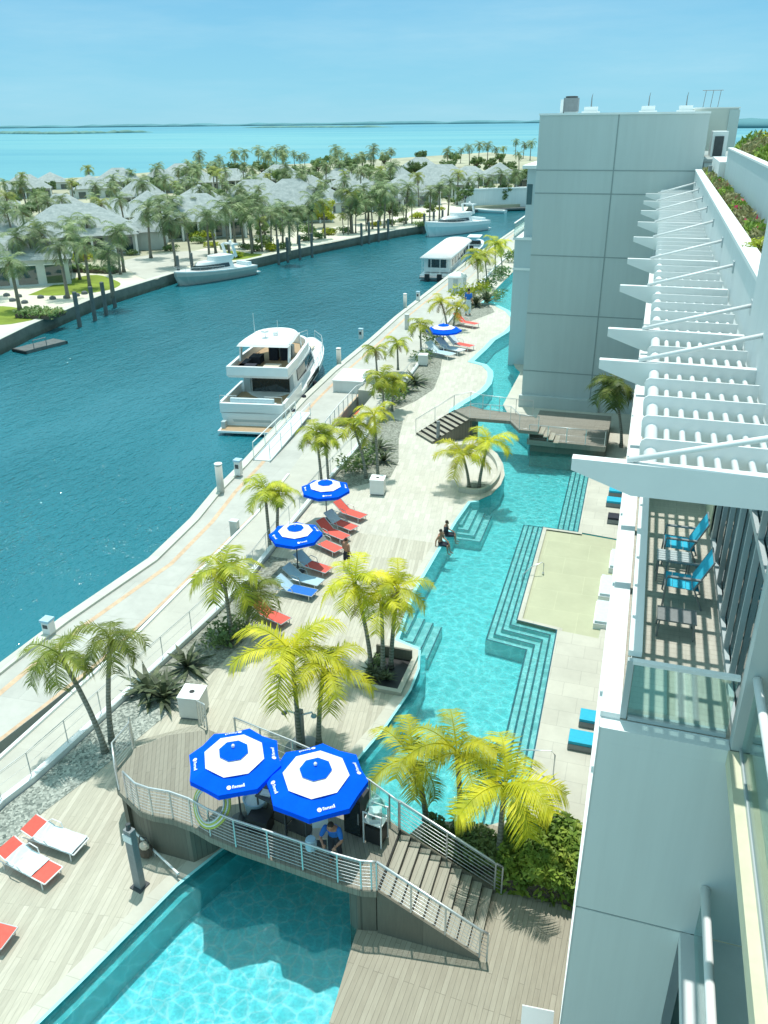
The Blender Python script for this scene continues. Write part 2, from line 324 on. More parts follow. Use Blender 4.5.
# ------------------------------------------------------------------ mesh builder
class MB:
    def __init__(s): s.v = []; s.f = []; s.mi = []; s.cur = 0
    def add(s, vs, fs):
        o = len(s.v); s.v += [tuple(p) for p in vs]
        s.f += [tuple(i+o for i in f) for f in fs]; s.mi += [s.cur]*len(fs)
        return s
    def mat(s, i): s.cur = i; return s
    def box(s, x0, y0, z0, x1, y1, z1):
        s.add([(x0,y0,z0),(x1,y0,z0),(x1,y1,z0),(x0,y1,z0),(x0,y0,z1),(x1,y0,z1),(x1,y1,z1),(x0,y1,z1)],
              [(3,2,1,0),(4,5,6,7),(0,1,5,4),(1,2,6,5),(2,3,7,6),(3,0,4,7)]); return s
    def obox(s, c, size, rz=0, rx=0, ry=0):
        mt = Matrix.Translation(c) @ Matrix.Rotation(rz, 4, 'Z') @ Matrix.Rotation(ry, 4, 'Y') @ Matrix.Rotation(rx, 4, 'X')
        a, b, d = (k/2 for k in size)
        vs = [mt @ Vector(p) for p in ((-a,-b,-d),(a,-b,-d),(a,b,-d),(-a,b,-d),(-a,-b,d),(a,-b,d),(a,b,d),(-a,b,d))]
        s.add(vs, [(3,2,1,0),(4,5,6,7),(0,1,5,4),(1,2,6,5),(2,3,7,6),(3,0,4,7)]); return s
    def prism(s, poly, z0, z1):
        n = len(poly)
        a = sum(poly[i][0]*poly[(i+1)%n][1]-poly[(i+1)%n][0]*poly[i][1] for i in range(n))
        if a < 0: poly = poly[::-1]
        tri = tessellate_polygon([[Vector((p[0], p[1], 0)) for p in poly]])
        vs = [(p[0], p[1], z0) for p in poly] + [(p[0], p[1], z1) for p in poly]
        fs = [(i, (i+1)%n, n+(i+1)%n, n+i) for i in range(n)]
        for t in tri:
            t = list(t)
            q = [poly[i] for i in t]
            if (q[1][0]-q[0][0])*(q[2][1]-q[0][1])-(q[2][0]-q[0][0])*(q[1][1]-q[0][1]) < 0: t.reverse()
            fs.append(tuple(n+i for i in t)); fs.append(tuple(reversed(t)))
        s.add(vs, fs); return s
    def sheet(s, poly, z, holes=()):
        loops = [poly] + list(holes)
        flat = [p for l in loops for p in l]
        tri = tessellate_polygon([[Vector((p[0], p[1], 0)) for p in l] for l in loops])
        fs = []
        for t in tri:
            t = list(t); q = [flat[i] for i in t]
            if (q[1][0]-q[0][0])*(q[2][1]-q[0][1])-(q[2][0]-q[0][0])*(q[1][1]-q[0][1]) < 0: t.reverse()
            fs.append(tuple(t))
        s.add([(p[0], p[1], z) for p in flat], fs); return s
    def wall(s, pts, z0, z1, closed=False):
        n = len(pts); vs = []
        for p in pts: vs += [(p[0], p[1], z0), (p[0], p[1], z1)]
        fs = [(2*i, 2*((i+1)%n), 2*((i+1)%n)+1, 2*i+1) for i in range(n if closed else n-1)]
        s.add(vs, fs); return s
    def strip(s, a, b, za, zb=None):
        """ribbon between two equal-length polylines"""
        zb = za if zb is None else zb
        n = len(a)
        s.add([(p[0], p[1], za) for p in a] + [(p[0], p[1], zb) for p in b], [(i, i+1, n+i+1, n+i) for i in range(n-1)]); return s
    def ribsolid(s, a, b, z0, z1):
        n = len(a)
        vs = [(p[0],p[1],z) for z in (z0,z1) for p in a] + [(p[0],p[1],z) for z in (z0,z1) for p in b]
        A0, A1, B0, B1 = 0, n, 2*n, 3*n; fs = []
        for i in range(n-1):
            fs += [(A1+i, A1+i+1, B1+i+1, B1+i), (A0+i, A0+i+1, A1+i+1, A1+i), (B0+i+1, B0+i, B1+i, B1+i+1), (A0+i+1, A0+i, B0+i, B0+i+1)]
        fs += [(A0, A1, B1, B0), (A0+n-1, B0+n-1, B1+n-1, A1+n-1)]
        s.add(vs, fs); return s
    def tube(s, pts, r, n=6, cap=True):
        pts = [Vector(p) for p in pts]; k = len(pts)
        rs = r if isinstance(r, (list, tuple)) else [r]*k
        vs = []; up = None
        for i, p in enumerate(pts):
            d = (pts[min(i+1, k-1)] - pts[max(i-1, 0)])
            if d.length < 1e-9: d = Vector((0, 0, 1))
            d.normalize()
            if up is None: up = Vector((0, 0, 1)) if abs(d.z) < .9 else Vector((1, 0, 0))
            a = d.cross(up)
            if a.length < 1e-6: a = d.cross(Vector((0, 1, 0)))
            a.normalize(); b = a.cross(d); up = b
            for j in range(n):
                t = 2*math.pi*j/n
                vs.append(p + (a*math.cos(t) + b*math.sin(t))*rs[i])
        fs = [(i*n+j, i*n+(j+1)%n, (i+1)*n+(j+1)%n, (i+1)*n+j) for i in range(k-1) for j in range(n)]
        if cap: fs += [tuple(range(n-1, -1, -1)), tuple((k-1)*n+j for j in range(n))]
        s.add(vs, fs); return s
    def lathe(s, prof, c=(0, 0, 0), n=16, sx=1, sy=1):
        vs = []
        for r, z in prof:
            for j in range(n):
                t = 2*math.pi*j/n; vs.append((c[0]+r*sx*math.cos(t), c[1]+r*sy*math.sin(t), c[2]+z))
        k = len(prof)
        fs = [(i*n+j, i*n+(j+1)%n, (i+1)*n+(j+1)%n, (i+1)*n+j) for i in range(k-1) for j in range(n)]
        fs += [tuple(range(n-1, -1, -1)), tuple((k-1)*n+j for j in range(n))]
        s.add(vs, fs); return s
    def loft(s, loops, cap=True):
        n = len(loops[0]); vs = [p for l in loops for p in l]; k = len(loops)
        fs = [(i*n+j, i*n+(j+1)%n, (i+1)*n+(j+1)%n, (i+1)*n+j) for i in range(k-1) for j in range(n)]
        if cap: fs += [tuple(range(n-1, -1, -1)), tuple((k-1)*n+j for j in range(n))]
        s.add(vs, fs); return s
    def ball(s, c, r, n=10, k=6):
        r = r if isinstance(r, (tuple, list)) else (r, r, r); vs = []
        for i in range(k+1):
            ph = math.pi*(i/k-.5)
            rr = max(math.cos(ph), .02)
            for j in range(n):
                t = 2*math.pi*j/n; vs.append((c[0]+r[0]*rr*math.cos(t), c[1]+r[1]*rr*math.sin(t), c[2]+r[2]*math.sin(ph)))
        fs = [(i*n+j, i*n+(j+1)%n, (i+1)*n+(j+1)%n, (i+1)*n+j) for i in range(k) for j in range(n)]
        fs += [tuple(range(n-1, -1, -1)), tuple(k*n+j for j in range(n))]
        s.add(vs, fs); return s
    def mesh(s, name, mats, smooth=False):
        me = bpy.data.meshes.new(name); me.from_pydata(s.v, [], s.f)
        for m in (mats if isinstance(mats, (list, tuple)) else [mats]): me.materials.append(m)
        me.polygons.foreach_set('material_index', s.mi)
        if smooth: me.polygons.foreach_set('use_smooth', [True]*len(s.f))
        me.update(); return me
    def obj(s, name, mats, parent=None, smooth=False, label=None):
        return link(name, s.mesh(name, mats, smooth), parent, label)
def link(name, me, parent=None, label=None):
    o = bpy.data.objects.new(name, me); COL.objects.link(o)
    if parent: o.parent = parent
    if label: o['label'] = label
    return o
def thing(name, label, cat, loc=(0, 0, 0), rz=0, group=None):
    o = bpy.data.objects.new(name, None); COL.objects.link(o)
    o.empty_display_size = .2; o.location = loc; o.rotation_euler = (0, 0, rz)
    return tag(o, label, cat, group)
def tag(o, label, cat, group=None):
    o['label'] = label; o['category'] = cat
    if group: o['group'] = group
    return o
def struct(o): o['kind'] = 'structure'; return o
KIDS = {}
def dup(root, loc, rz=0, label=None, group=None, scale=None):
    if root.name not in KIDS:
        KIDS[root.name] = [(c, list(c.children)) for c in root.children]
    r = root.copy(); COL.objects.link(r); r.location = loc; r.rotation_euler = (0, 0, rz)
    if label: r['label'] = label
    if group: r['group'] = group
    if scale: r.scale = (scale,)*3
    for c, gs in KIDS[root.name]:
        k = c.copy(); COL.objects.link(k); k.parent = r
        for g in gs:
            d = g.copy(); COL.objects.link(d); d.parent = k
    return r
def offset(pts, d):
    """offset an open polyline to its left by d, mitred"""
    out = []
    n = len(pts)
    for i in range(n):
        def nrm(a, b):
            dx, dy = b[0]-a[0], b[1]-a[1]; l = math.hypot(dx, dy) or 1; return (-dy/l, dx/l)
        if i == 0: nn = nrm(pts[0], pts[1]); k = 1
        elif i == n-1: nn = nrm(pts[-2], pts[-1]); k = 1
        else:
            a = nrm(pts[i-1], pts[i]); b = nrm(pts[i], pts[i+1])
            nn = (a[0]+b[0], a[1]+b[1]); l = math.hypot(*nn) or 1; nn = (nn[0]/l, nn[1]/l)
            k = 1/max(.35, nn[0]*a[0]+nn[1]*a[1])
        out.append((pts[i][0]+nn[0]*d*k, pts[i][1]+nn[1]*d*k))
    return out
def smooth_line(pts, it=2):
    for _ in range(it):
        q = [pts[0]]
        for a, b in zip(pts, pts[1:]):
            q += [(a[0]*.75+b[0]*.25, a[1]*.75+b[1]*.25), (a[0]*.25+b[0]*.75, a[1]*.25+b[1]*.75)]
        pts = q + [pts[-1]]
    return pts
def resample(pts, step):
    pts = [Vector(p) for p in pts]; out = [pts[0].copy()]; tot = 0
    for a, b in zip(pts, pts[1:]):
        l = (b-a).length
        if l < 1e-6: continue
        n = max(1, round(l/step))
        out += [a.lerp(b, i/n) for i in range(1, n+1)]
    return out

# ------------------------------------------------------------------ camera, sun, sky
cam = bpy.data.cameras.new('camera'); co = bpy.data.objects.new('camera', cam); COL.objects.link(co)
pitch, roll, yaw = R(25.57), R(.6), R(17.6)
fw = Vector((-math.sin(yaw)*math.cos(pitch), math.cos(yaw)*math.cos(pitch), -math.sin(pitch)))
r0 = Vector((math.cos(yaw), math.sin(yaw), 0)); u0 = r0.cross(fw)
rt = r0*math.cos(roll) - u0*math.sin(roll); up = r0*math.sin(roll) + u0*math.cos(roll)
mt = Matrix((rt, up, -fw)).transposed().to_4x4(); mt.translation = (0, 0, 20)
co.matrix_world = mt
cam.sensor_fit = 'VERTICAL'; cam.sensor_height = 36; cam.lens = 36*815/1024
cam.clip_start = .1; cam.clip_end = 60000
SC.camera = co
SC.view_settings.view_transform = 'Standard'; SC.view_settings.look = 'None'; SC.view_settings.exposure = 0
SUNV = Vector((-.08, .22, 1)).normalized()
sun = bpy.data.lights.new('sun', 'SUN'); so = bpy.data.objects.new('sun', sun); COL.objects.link(so)
sun.energy = 4.1; sun.angle = R(.53); sun.color = (1, .96, .90)
so.rotation_euler = SUNV.to_track_quat('Z', 'Y').to_euler(); so.location = (0, 0, 200)
w = bpy.data.worlds.new('World'); SC.world = w; w.use_nodes = True
nt = w.node_tree; bg = nt.nodes['Background']
sky = nt.nodes.new('ShaderNodeTexSky'); sky.sky_type = 'NISHITA'; sky.sun_disc = False
sky.sun_elevation = math.asin(SUNV.z); sky.sun_rotation = math.atan2(SUNV.x, SUNV.y)
sky.air_density = 1.0; sky.dust_density = 1.2; sky.ozone_density = 1.6
tc = nt.nodes.new('ShaderNodeTexCoord')
mp = nt.nodes.new('ShaderNodeMapping'); mp.inputs['Scale'].default_value = (2.2, 2.2, 15); mp.inputs['Rotation'].default_value = (R(4), 0, 0)
nt.links.new(tc.outputs['Generated'], mp.inputs['Vector'])
cn = noise(nt, mp.outputs['Vector'], 1.6, 6, .6)
cl = ramp(nt, cn, [(.42, (0, 0, 0)), (.60, (.16, .16, .16)), (.8, (.42, .42, .42))])
tinted = mixc(nt, 1.0, sky.outputs['Color'], (.62, 1.05, 1.12), 'MULTIPLY')
sepz = N(nt, 'ShaderNodeSeparateXYZ'); nt.links.new(tc.outputs['Generated'], sepz.inputs[0])
air = ramp(nt, sepz.outputs['Z'], [(0.0, (.36, .76, .93)), (.03, (.31, .72, .93)), (.14, (.21, .57, .87)), (.40, (.58, .95, 1.0)), (1, (.62, .95, 1.0))])
air10 = mixc(nt, 1.0, air, (10, 10, 10), 'MULTIPLY')
tinted = mixc(nt, .88, tinted, air10)
hazy = mixc(nt, cl, tinted, (5.6, 8.4, 9.6))
nt.links.new(hazy, bg.inputs['Color']); bg.inputs['Strength'].default_value = 0.1
SC.cycles.use_denoising = True
SC.cycles.max_bounces = 7; SC.cycles.transparent_max_bounces = 12; SC.cycles.glossy_bounces = 3; SC.cycles.diffuse_bounces = 3
SC.cycles.sample_clamp_indirect = 4; SC.cycles.caustics_reflective = False; SC.cycles.caustics_refractive = False

# ------------------------------------------------------------------ sea, islets, land
struct(MB().sheet([(-40000, -3000), (40000, -3000), (40000, 45000), (-40000, 45000)], -2.3).obj('sea', M['sea']))
def land(name, pts, zt, m, rough=0.0):
    mb = MB(); mb.prism(pts, -6, zt); return struct(mb.obj(name, m))
def ridge(name, path, wid, hgt, m, seed):
    """a low far-off wooded shore: an uneven long mound"""
    r = random.Random(seed); path = resample([(p[0], p[1], 0) for p in path], wid*.5); loops = []
    for i, p in enumerate(path):
        e = min(1, i/4, (len(path)-1-i)/4); h = max(.4, hgt*e*r.uniform(.55, 1.15))
        d = (path[min(i+1, len(path)-1)]-path[max(i-1, 0)]).normalized(); nn = Vector((-d.y, d.x, 0)); ww = wid*(.3+.7*e)
        loops.append([p-nn*ww+Vector((0,0,-4)), p-nn*ww*.8+Vector((0,0,h*.7-2)), p-nn*ww*.2+Vector((0,0,h-2)), p+nn*ww*.5+Vector((0,0,h*.8-2)), p+nn*ww+Vector((0,0,-4))])
    return struct(MB().loft([[tuple(q) for q in l] for l in loops]).obj(name, m, smooth=True))
ridge('distant_shore', [(-9000, 7500), (-5200, 8200), (-1500, 8600), (1200, 8200), (2600, 6200)], 260, 26, M['farland'], 3)
ridge('mangrove_islet', [(-2154.36, 2258.20), (-2074.82, 2430.57), (-1639.32, 2161.38), (-1592.44, 2334.40), (-1540.58, 2483.33)], 26, 7, M['sandbarm'], 5)
ridge('mangrove_islet', [(-2274.47, 4627.25), (-1890.75, 4526.88), (-1461.94, 4127.37), (-1209.66, 3997.68)], 60, 8, M['sandbarm'], 6)
ridge('distant_shore', [(-300, 2600), (200, 2500), (700, 2300), (1500, 2200)], 120, 22, M['farland'], 8)

# canal, a separate sheet a little above the sea sheet
struct(MB().sheet([(-110, -60), (-15, -60), (-15, 262), (-75, 262), (-110, 120)], -2.0).obj('canal_water', M['canal']))
# the peninsula across the canal
FQ = [(-64.75, 40), (-64.75, 69.7), (-66.35, 76.44), (-69.03, 93.66), (-68.77, 113.94), (-63.42, 127.44), (-58.2, 151.27), (-50.89, 173.66), (-42.5, 193), (-40.4, 200)]
PEN = FQ + [(-46, 214), (-49, 226), (-36, 236), (-30, 250), (-20, 300), (-40, 420), (-75, 560), (-120, 640), (-150, 560), (-185, 470), (-225, 400), (-240, 330), (-262, 285), (-420, 250), (-620, 120), (-620, -60), (-64.75, -60)]
land('peninsula_ground', PEN, -.55, M['understory'])
inner = offset(FQ, 1.1); inner2 = offset(FQ, 15)
inner2 = [(a[0]+rnd.uniform(-3, 3), a[1]) for a in inner2]
struct(MB().strip(inner, inner2, -.54).obj('waterfront_sand', M['sand']))
struct(MB().ribsolid(FQ, inner, -3, -.45).obj('quay_coping', M['coping']))
struct(MB().wall(offset(FQ, -.02), -3, -.5).obj('sea_wall', M['seawall']))
def patch(name, pts, z, m): return struct(MB().sheet(smooth_line(pts+[pts[0]], 2)[:-1], z).obj(name, m))
patch('lawn', [(-79.11, 92.07), (-81.29, 101.68), (-81.06, 109.79), (-73.45, 104.52), (-70.98, 101.81), (-70.21, 97.31), (-74.40, 92.56)], -.52, M['lawn'])
patch('lawn', [(-80.77, 81.61), (-78.06, 85.48), (-72.20, 83.87), (-67.88, 83.19), (-67.58, 80.95), (-68.21, 78.55), (-69.57, 75.51), (-77.95, 75.41)], -.52, M['lawn'])
patch('lawn', [(-71.22, 123.42), (-73.84, 134.55), (-69.54, 138.15), (-62.87, 133.48), (-65.06, 127.14)], -.52, M['lawn'])
patch('driveway', [(-84.00, 120.30), (-83.77, 129.67), (-77.55, 136.24), (-70.68, 135.31), (-70.57, 123.58), (-69.87, 113.54), (-67.78, 103.44)], -.515, M['ramp'])
patch('sandy_yard', [(-71.85, 137.60), (-70.14, 165.19), (-61.25, 186.32), (-54.54, 203.48), (-48.40, 191.20), (-51.22, 174.79), (-57.89, 150.49), (-63.39, 132.16)], -.515, M['sand'])
patch('sandy_yard', [(-59.04, 204.98), (-59.81, 245.31), (-48.70, 234.55), (-44.87, 210.40), (-47.11, 193.62), (-52.32, 188.24)], -.51, M['sand'])

# ------------------------------------------------------------------ resort ground
CE = [(-26, -30), (-24.8, 10), (-24.64, 22.59), (-24.41, 26.33), (-23.6, 32.67), (-23.9, 37.61), (-24.56, 41.93), (-24.91, 46.18), (-26.55, 60.67), (-27.14, 69.33), (-27.5, 82.07), (-28.08, 93.66), (-28.5, 117.85), (-29.0, 144.85), (-28.4, 165.65), (-28.15, 198), (-28, 236)]
O2 = [(-22.4, -30), (-21.4, 10), (-21.21, 18.56), (-20.85, 21.12), (-20.49, 24.59), (-20.45, 30), (-20.45, 35.35), (-20.5, 41), (-20.6, 44.74), (-21.0, 49), (-22.0, 60), (-22.6, 70), (-23.3, 84), (-24.2, 105), (-25, 125), (-25.4, 150), (-25.3, 170), (-25.2, 198), (-25.2, 236)]
WR = [(-21.2, -30), (-20.3, 10), (-19.95, 17.29), (-19.62, 24.98), (-19.76, 33.59), (-19.85, 38), (-20.4, 44), (-20.99, 48.36), (-21.65, 57.14), (-22.3, 66.94), (-22.9, 84), (-23.7, 105), (-24.4, 125), (-24.8, 150), (-24.8, 198), (-24.8, 236)]
KR = [(-19.0, -30), (-18.3, 10), (-18.14, 15.25), (-17.89, 16.41), (-17.39, 21.62), (-17.04, 25.69), (-16.75, 29.73), (-17.1, 35), (-17.4, 41.62), (-17.44, 47.61), (-18.1, 57.23), (-19.0, 70.38), (-20.3, 86.87), (-21.4, 105), (-22.0, 125), (-22.4, 150), (-22.4, 198), (-22.4, 236)]
struct(MB().prism(CE+O2[::-1], -4, -1.0).obj('quay_walkway', M['conc']))
c1 = offset(CE, -.55)
struct(MB().ribsolid(CE, c1, -1.2, -.88).obj('quay_coping', M['coping']))
struct(MB().wall(offset(CE, .03), -4, -1.0).obj('sea_wall', M['seawall']))
struct(MB().strip(offset(CE, -1.25), offset(CE, -1.52), -.995).obj('orange_edge_line', M['orange']))
struct(MB().strip(offset(O2, .02), offset(O2, .2), -.995).obj('orange_edge_line', M['orange']))
struct(MB().strip(offset(O2, -.02), offset(WR, .02), -2.0) .obj('drain_channel', M['seawall'])) if len(O2) == len(WR) else struct(MB().sheet(O2+WR[::-1], -1.9).obj('drain_channel', M['seawall']))
# walkway beside the kerb, with the stair well left open by the large yacht
SW0, SW1 = 53.5, 62.5
def clip(line, y0, y1):
    out = []
    for a, b in zip(line, line[1:]):
        for y in (y0, y1):
            pass
        if y0 <= a[1] <= y1: out.append(a)
        ts = sorted(t for t in (((y-a[1])/(b[1]-a[1])) for y in (y0, y1)) if 0 < t < 1)
        out += [(a[0]+(b[0]-a[0])*t, a[1]+(b[1]-a[1])*t) for t in ts]
    if y0 <= line[-1][1] <= y1: out.append(line[-1])
    return out
mb = MB()
for a, b in ((-30, SW0), (SW1, 236)):
    mb.prism(clip(WR, a, b) + clip(KR, a, b)[::-1], -3, -.3)
mid = [(p[0]+1.55, p[1]) for p in clip(WR, SW0, SW1)]
mb.prism(mid + clip(KR, SW0, SW1)[::-1], -3, -.3)
struct(mb.obj('upper_walkway', M['ramp']))
struct(MB().sheet(clip(WR, SW0, SW1)+mid[::-1], -1.95).obj('stair_well_floor', M['seawall']))
struct(MB().ribsolid(WR[:7], offset(WR[:7], -.14), -.35, -.2).obj('walkway_kerb', M['cap']))
struct(MB().ribsolid(KR, offset(KR, -.24), -.3, .22).obj('garden_kerb', M['cap']))

# pool outline: left bank near to far, then right bank far to near
PL = [(-12.6, 7.0), (-12.19, 9.49), (-11.83, 10.79), (-11.41, 12.44), (-10.98, 14.1), (-10.41, 15.48), (-9.5, 17.5), (-8.5, 19.2), (-7.62, 20.6), (-7.2, 22.53), (-6.9, 24.77), (-6.95, 26.2), (-7.25, 27.45), (-8.4, 27.86), (-8.62, 30.27), (-8.77, 32.06), (-8.66, 36.84), (-8.55, 39.96), (-8.35, 42.6),
      (-7.81, 42.9), (-7.25, 43.9), (-6.95, 45.5), (-6.98, 47.08), (-7.4, 48.9), (-8.1, 50.6), (-9.3, 52.2), (-11.2, 54.4), (-13.0, 57.2), (-13.2, 58.6), (-12.9, 60.3), (-12.38, 62.21), (-11.95, 64.2), (-11.86, 66.2), (-12.1, 68.2), (-12.44, 69.9), (-13.3, 71.7), (-14.75, 72.54), (-14.6, 75.0), (-14.40, 78), (-14.3, 81.33), (-13.6, 85), (-13.5, 88.5), (-13.99, 92.04), (-15.27, 95.59), (-16.91, 98.11), (-18.9, 99.5), (-18.76, 104.7), (-18.77, 120.2), (-19.2, 175)]
PR = [(-15.5, 175), (-14.2, 120), (-13.0, 95), (-11.6, 76), (-10.2, 71.6), (-9.6, 70.4), (-9.5, 61.0), (-8.6, 58.4), (-6.7, 55.2), (-6.4, 53.7), (-2.0, 52.6), (-1.95, 48.85), (-1.87, 40.4), (.42, 40.1), (-.1, 30.45), (-1.87, 30.6), (-1.74, 21.52), (-1.78, 19.6), (-2.6, 19.0), (-4.6, 18.6), (-5.3, 17.2), (-5.71, 15.35), (-5.45, 14.41), (-5.25, 11.71), (-5.0, 7.0)]
POOL = PL + PR
IS = [(-7.6, 43.45), (-7.28, 44.3), (-7.15, 45.7), (-7.2, 47.0), (-7.65, 48.6), (-8.45, 50.1), (-9.1, 50.75)]
# the timber and paved decks, cut out round the pool
DE = [(-17.2, 8), (-16.54, 15.2), (-15.89, 17.5), (-15.0, 21.7), (-14.58, 26.03), (-14.9, 29.31), (-15.05, 33.27)]
LEFT = [(-18.6, -30), (-18.0, 10), (-17.84, 15.25), (-17.6, 16.41), (-17.1, 21.62), (-16.75, 25.69), (-16.45, 29.73), (-16.8, 35), (-17.1, 41.62), (-17.15, 47.61), (-17.8, 57.23), (-18.7, 70.38), (-20.0, 86.87), (-21.1, 105), (-21.7, 125), (-22.1, 150), (-22.1, 178)]
mid_cut = 37.0
def atY(line, y):
    for a, b in zip(line, line[1:]):
        if min(a[1], b[1]) <= y <= max(a[1], b[1]) and a[1] != b[1]:
            t = (y-a[1])/(b[1]-a[1]); return (a[0]+(b[0]-a[0])*t, y)
near_left = clip(LEFT, -30, mid_cut) + clip(PL, 7.0, mid_cut)[::-1] + [(-12.6, -30)]
far_left = clip(LEFT, mid_cut, 178) + clip(PL, mid_cut, 175)[::-1]
struct(MB().sheet(near_left, 0).obj('timber_deck', M['deck']))
struct(MB().sheet(far_left, 0).obj('paved_terrace', M['deckfar']))
RIGHT_NEAR = [p for p in PR if p[1] <= 21.6][0:] 
struct(MB().sheet([(-5.0, 7.0), (-5.25, 11.71), (-5.45, 14.41), (-5.71, 15.35), (-5.3, 17.2), (-4.6, 18.6), (-2.6, 19.0), (.6, 19.0), (.6, -30), (-4.2, -30)], 0).obj('brown_timber_deck', M['deckdark']))
struct(MB().sheet([(-2.6, 19.0), (-1.78, 19.6), (-1.74, 21.52), (-1.87, 30.6), (-.1, 30.45), (.42, 40.1), (-1.87, 40.4), (-1.95, 48.85), (-2.0, 52.6), (-6.4, 53.7), (-6.7, 55.2), (-8.6, 58.4), (-9.5, 61), (-9.6, 70.4), (-10.2, 71.6), (-11.6, 76), (-13, 95), (-14.2, 120), (-15.5, 175), (3, 175), (3, 19)], 0).obj('stone_terrace', M['stone']))
struct(MB().sheet([(-12.6, -30), (-12.6, 7.0), (-5.0, 7.0), (-4.2, -30)], 0).obj('timber_deck', M['deck']))
# gravel and planting beds
def bed(name, pts, m, z=.012): return struct(MB().sheet(pts, z).obj(name, m))
b1 = clip(LEFT, 8, 33.2); b1r = clip(DE, 8, 33.2)
bed('gravel_bed', clip(LEFT, 8, 22.5) + clip(DE, 8, 22.5)[::-1], M['gravel'])
bed('planting_bed', clip(LEFT, 22.5, 33.2) + clip(DE, 22.5, 33.2)[::-1], M['soil'])
bed('planting_bed', clip(LEFT, 41, 56)+[(-15.9, 55), (-15.2, 51.5), (-14.0, 47.4), (-13.75, 44.8), (-14.6, 43.7), (-15.9, 42.2)], M['soil'])
bed('planting_bed', clip(LEFT, 57, 74)+[(-17.3, 73), (-16.3, 68), (-15.7, 63.5), (-16.3, 60), (-17.0, 58)], M['soil'])
bed('planting_bed', clip(LEFT, 82, 104)+[(-19.3, 103), (-19.1, 99), (-17.2, 97.4), (-16.3, 94.6), (-17.8, 90), (-19.2, 84)], M['soil'])
# pool shell
struct(MB().wall(PL, -1.4, -.02).wall(PR, -1.4, -.02).wall([PR[-1], PL[0]], -1.4, -.02).obj('pool_side', M['poolwall']))
NEARCUT = 17.2
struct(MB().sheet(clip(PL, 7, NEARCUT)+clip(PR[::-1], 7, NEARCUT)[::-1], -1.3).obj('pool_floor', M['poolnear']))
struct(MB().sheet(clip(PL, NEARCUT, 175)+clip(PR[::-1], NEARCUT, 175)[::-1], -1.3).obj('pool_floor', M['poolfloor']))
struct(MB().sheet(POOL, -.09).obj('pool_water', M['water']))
# wet overflow edge just inside the left bank and pale coping outside it
lo = offset(PL, -.30)
struct(MB().ribsolid(PL[:13], lo[:13], -1.3, -.35).obj('pool_ledge', M['poolwall']))
struct(MB().strip(offset(PL[:13], .0), offset(PL[:13], -.09), .004).obj('pool_edge_tile', M['wetedge']))
struct(MB().strip(offset(PL[:14], .42), offset(PL[:14], .002), .005).obj('pool_coping', M['stone']))
struct(MB().ribsolid(PL[12:20], offset(PL[12:20], -.16), -1.3, .0).obj('pool_edge_tile', M['wetedge']))
struct(MB().ribsolid(PL[26:47], offset(PL[26:47], -.5), -1.3, .05).obj('pool_edge_tile', M['wetedge']))
struct(MB().strip(offset(PL[13:20], .35), offset(PL[13:20], .002), .005).obj('pool_coping', M['stone']))
# right-hand entry steps and the shallow sun shelf
SE = [(-1.78, 19.4), (-1.74, 21.52), (-1.87, 30.6), (-3.66, 30.89), (-3.75, 40.45), (-1.87, 40.38), (-1.97, 50.2)]
for k in range(4):
    a = offset(SE, .30*k); b = offset(SE, .30*(k+1)); z = -.16-.15*k
    if k == 0: a = offset(SE, .012)
    struct(MB().ribsolid(a, b, -1.35, z).obj('pool_step', M['poolstep']))
    struct(MB().strip(offset(SE, .30*(k+1)-.085), offset(SE, .30*(k+1)-.002), z+.005).obj('pool_step_nosing', M['nosing']))
struct(MB().strip(offset(SE, -.22), offset(SE, -.02), .006).obj('pool_coping', M['stone']))
struct(MB().strip(offset(SE, -.02), offset(SE, .035), .009).obj('pool_step_nosing', M['nosing']))
struct(MB().prism([(-1.87, 30.62), (-3.64, 30.91), (-3.73, 40.43), (-1.87, 40.36), (.40, 40.08), (-.09, 30.47)], -1.35, -.07).obj('sun_shelf', M['shelf']))
for P0, d0, n in (((-8.55, 27.92), 2.6, 4), ((-8.5, 39.2), 3.4, 4)):
    for k in range(n):
        e = .32*(n-1-k); z = -.78+.15*k
        x1 = P0[0]+.4*(n-k); y0 = P0[1]+.004*k+.32*k*.0+ (.0 if k == 0 else .30*k); y1 = P0[1]+d0-.004*k
        struct(MB().box(P0[0]-.12-.004*k, y0, -1.36+.003*k, x1, y1, z).obj('pool_step', M['poolstep']))
        struct(MB().box(x1-.07, y0+.01, z+.003, x1-.005, y1-.01, z+.009).box(P0[0], y0+.005, z+.0035, x1-.075, y0+.07, z+.0095).obj('pool_step_nosing', M['nosing']))
# land behind the hotel
land('hotel_ground', [(3, -80), (260, -80), (260, 700), (-10, 330), (-24, 240), (3, 178)], -.02, M['understory'])
land('dock_ground', [(-28, 236), (-22.3, 236), (-22.3, 177), (3, 177), (3, 250), (-30, 250), (-33, 240)], -.6, M['ramp'])

# ------------------------------------------------------------------ hotel wing beside the camera
FX, FZ, LZ = 2.15, 11.27, 7.13
hotel = thing('hotel_wing', 'pale hotel wing on the right with slatted roof trellis and long stacked balconies', 'hotel', (0, 10.8, 0))
def P(mb, name, m, **k):            # hotel parts are built in world coordinates, shifted to the hotel's base
    mb.v = [(x, y-10.8, z) for x, y, z in mb.v]
    return mb.obj(name, m, hotel, **k)
e = MB().box(.16, 10.8, 7.14, 3.4, 11.05, FZ-.30).box(.16, 10.8, FZ-.299, 2.1, 11.05, FZ-.02); e.box(.16, 10.8, 3.0, 1.95, 11.05, 7.10); e.box(.16, 10.8, -.2, 1.95, 11.05, 2.98)
ew = P(e, 'end_wall', M['fin'])
P(MB().box(.145, 10.79, -.2, .158, 11.06, FZ), 'sunlit_wall_edge', M['cap'])  # thin white plate imitating sunlight on the end wall's outer face
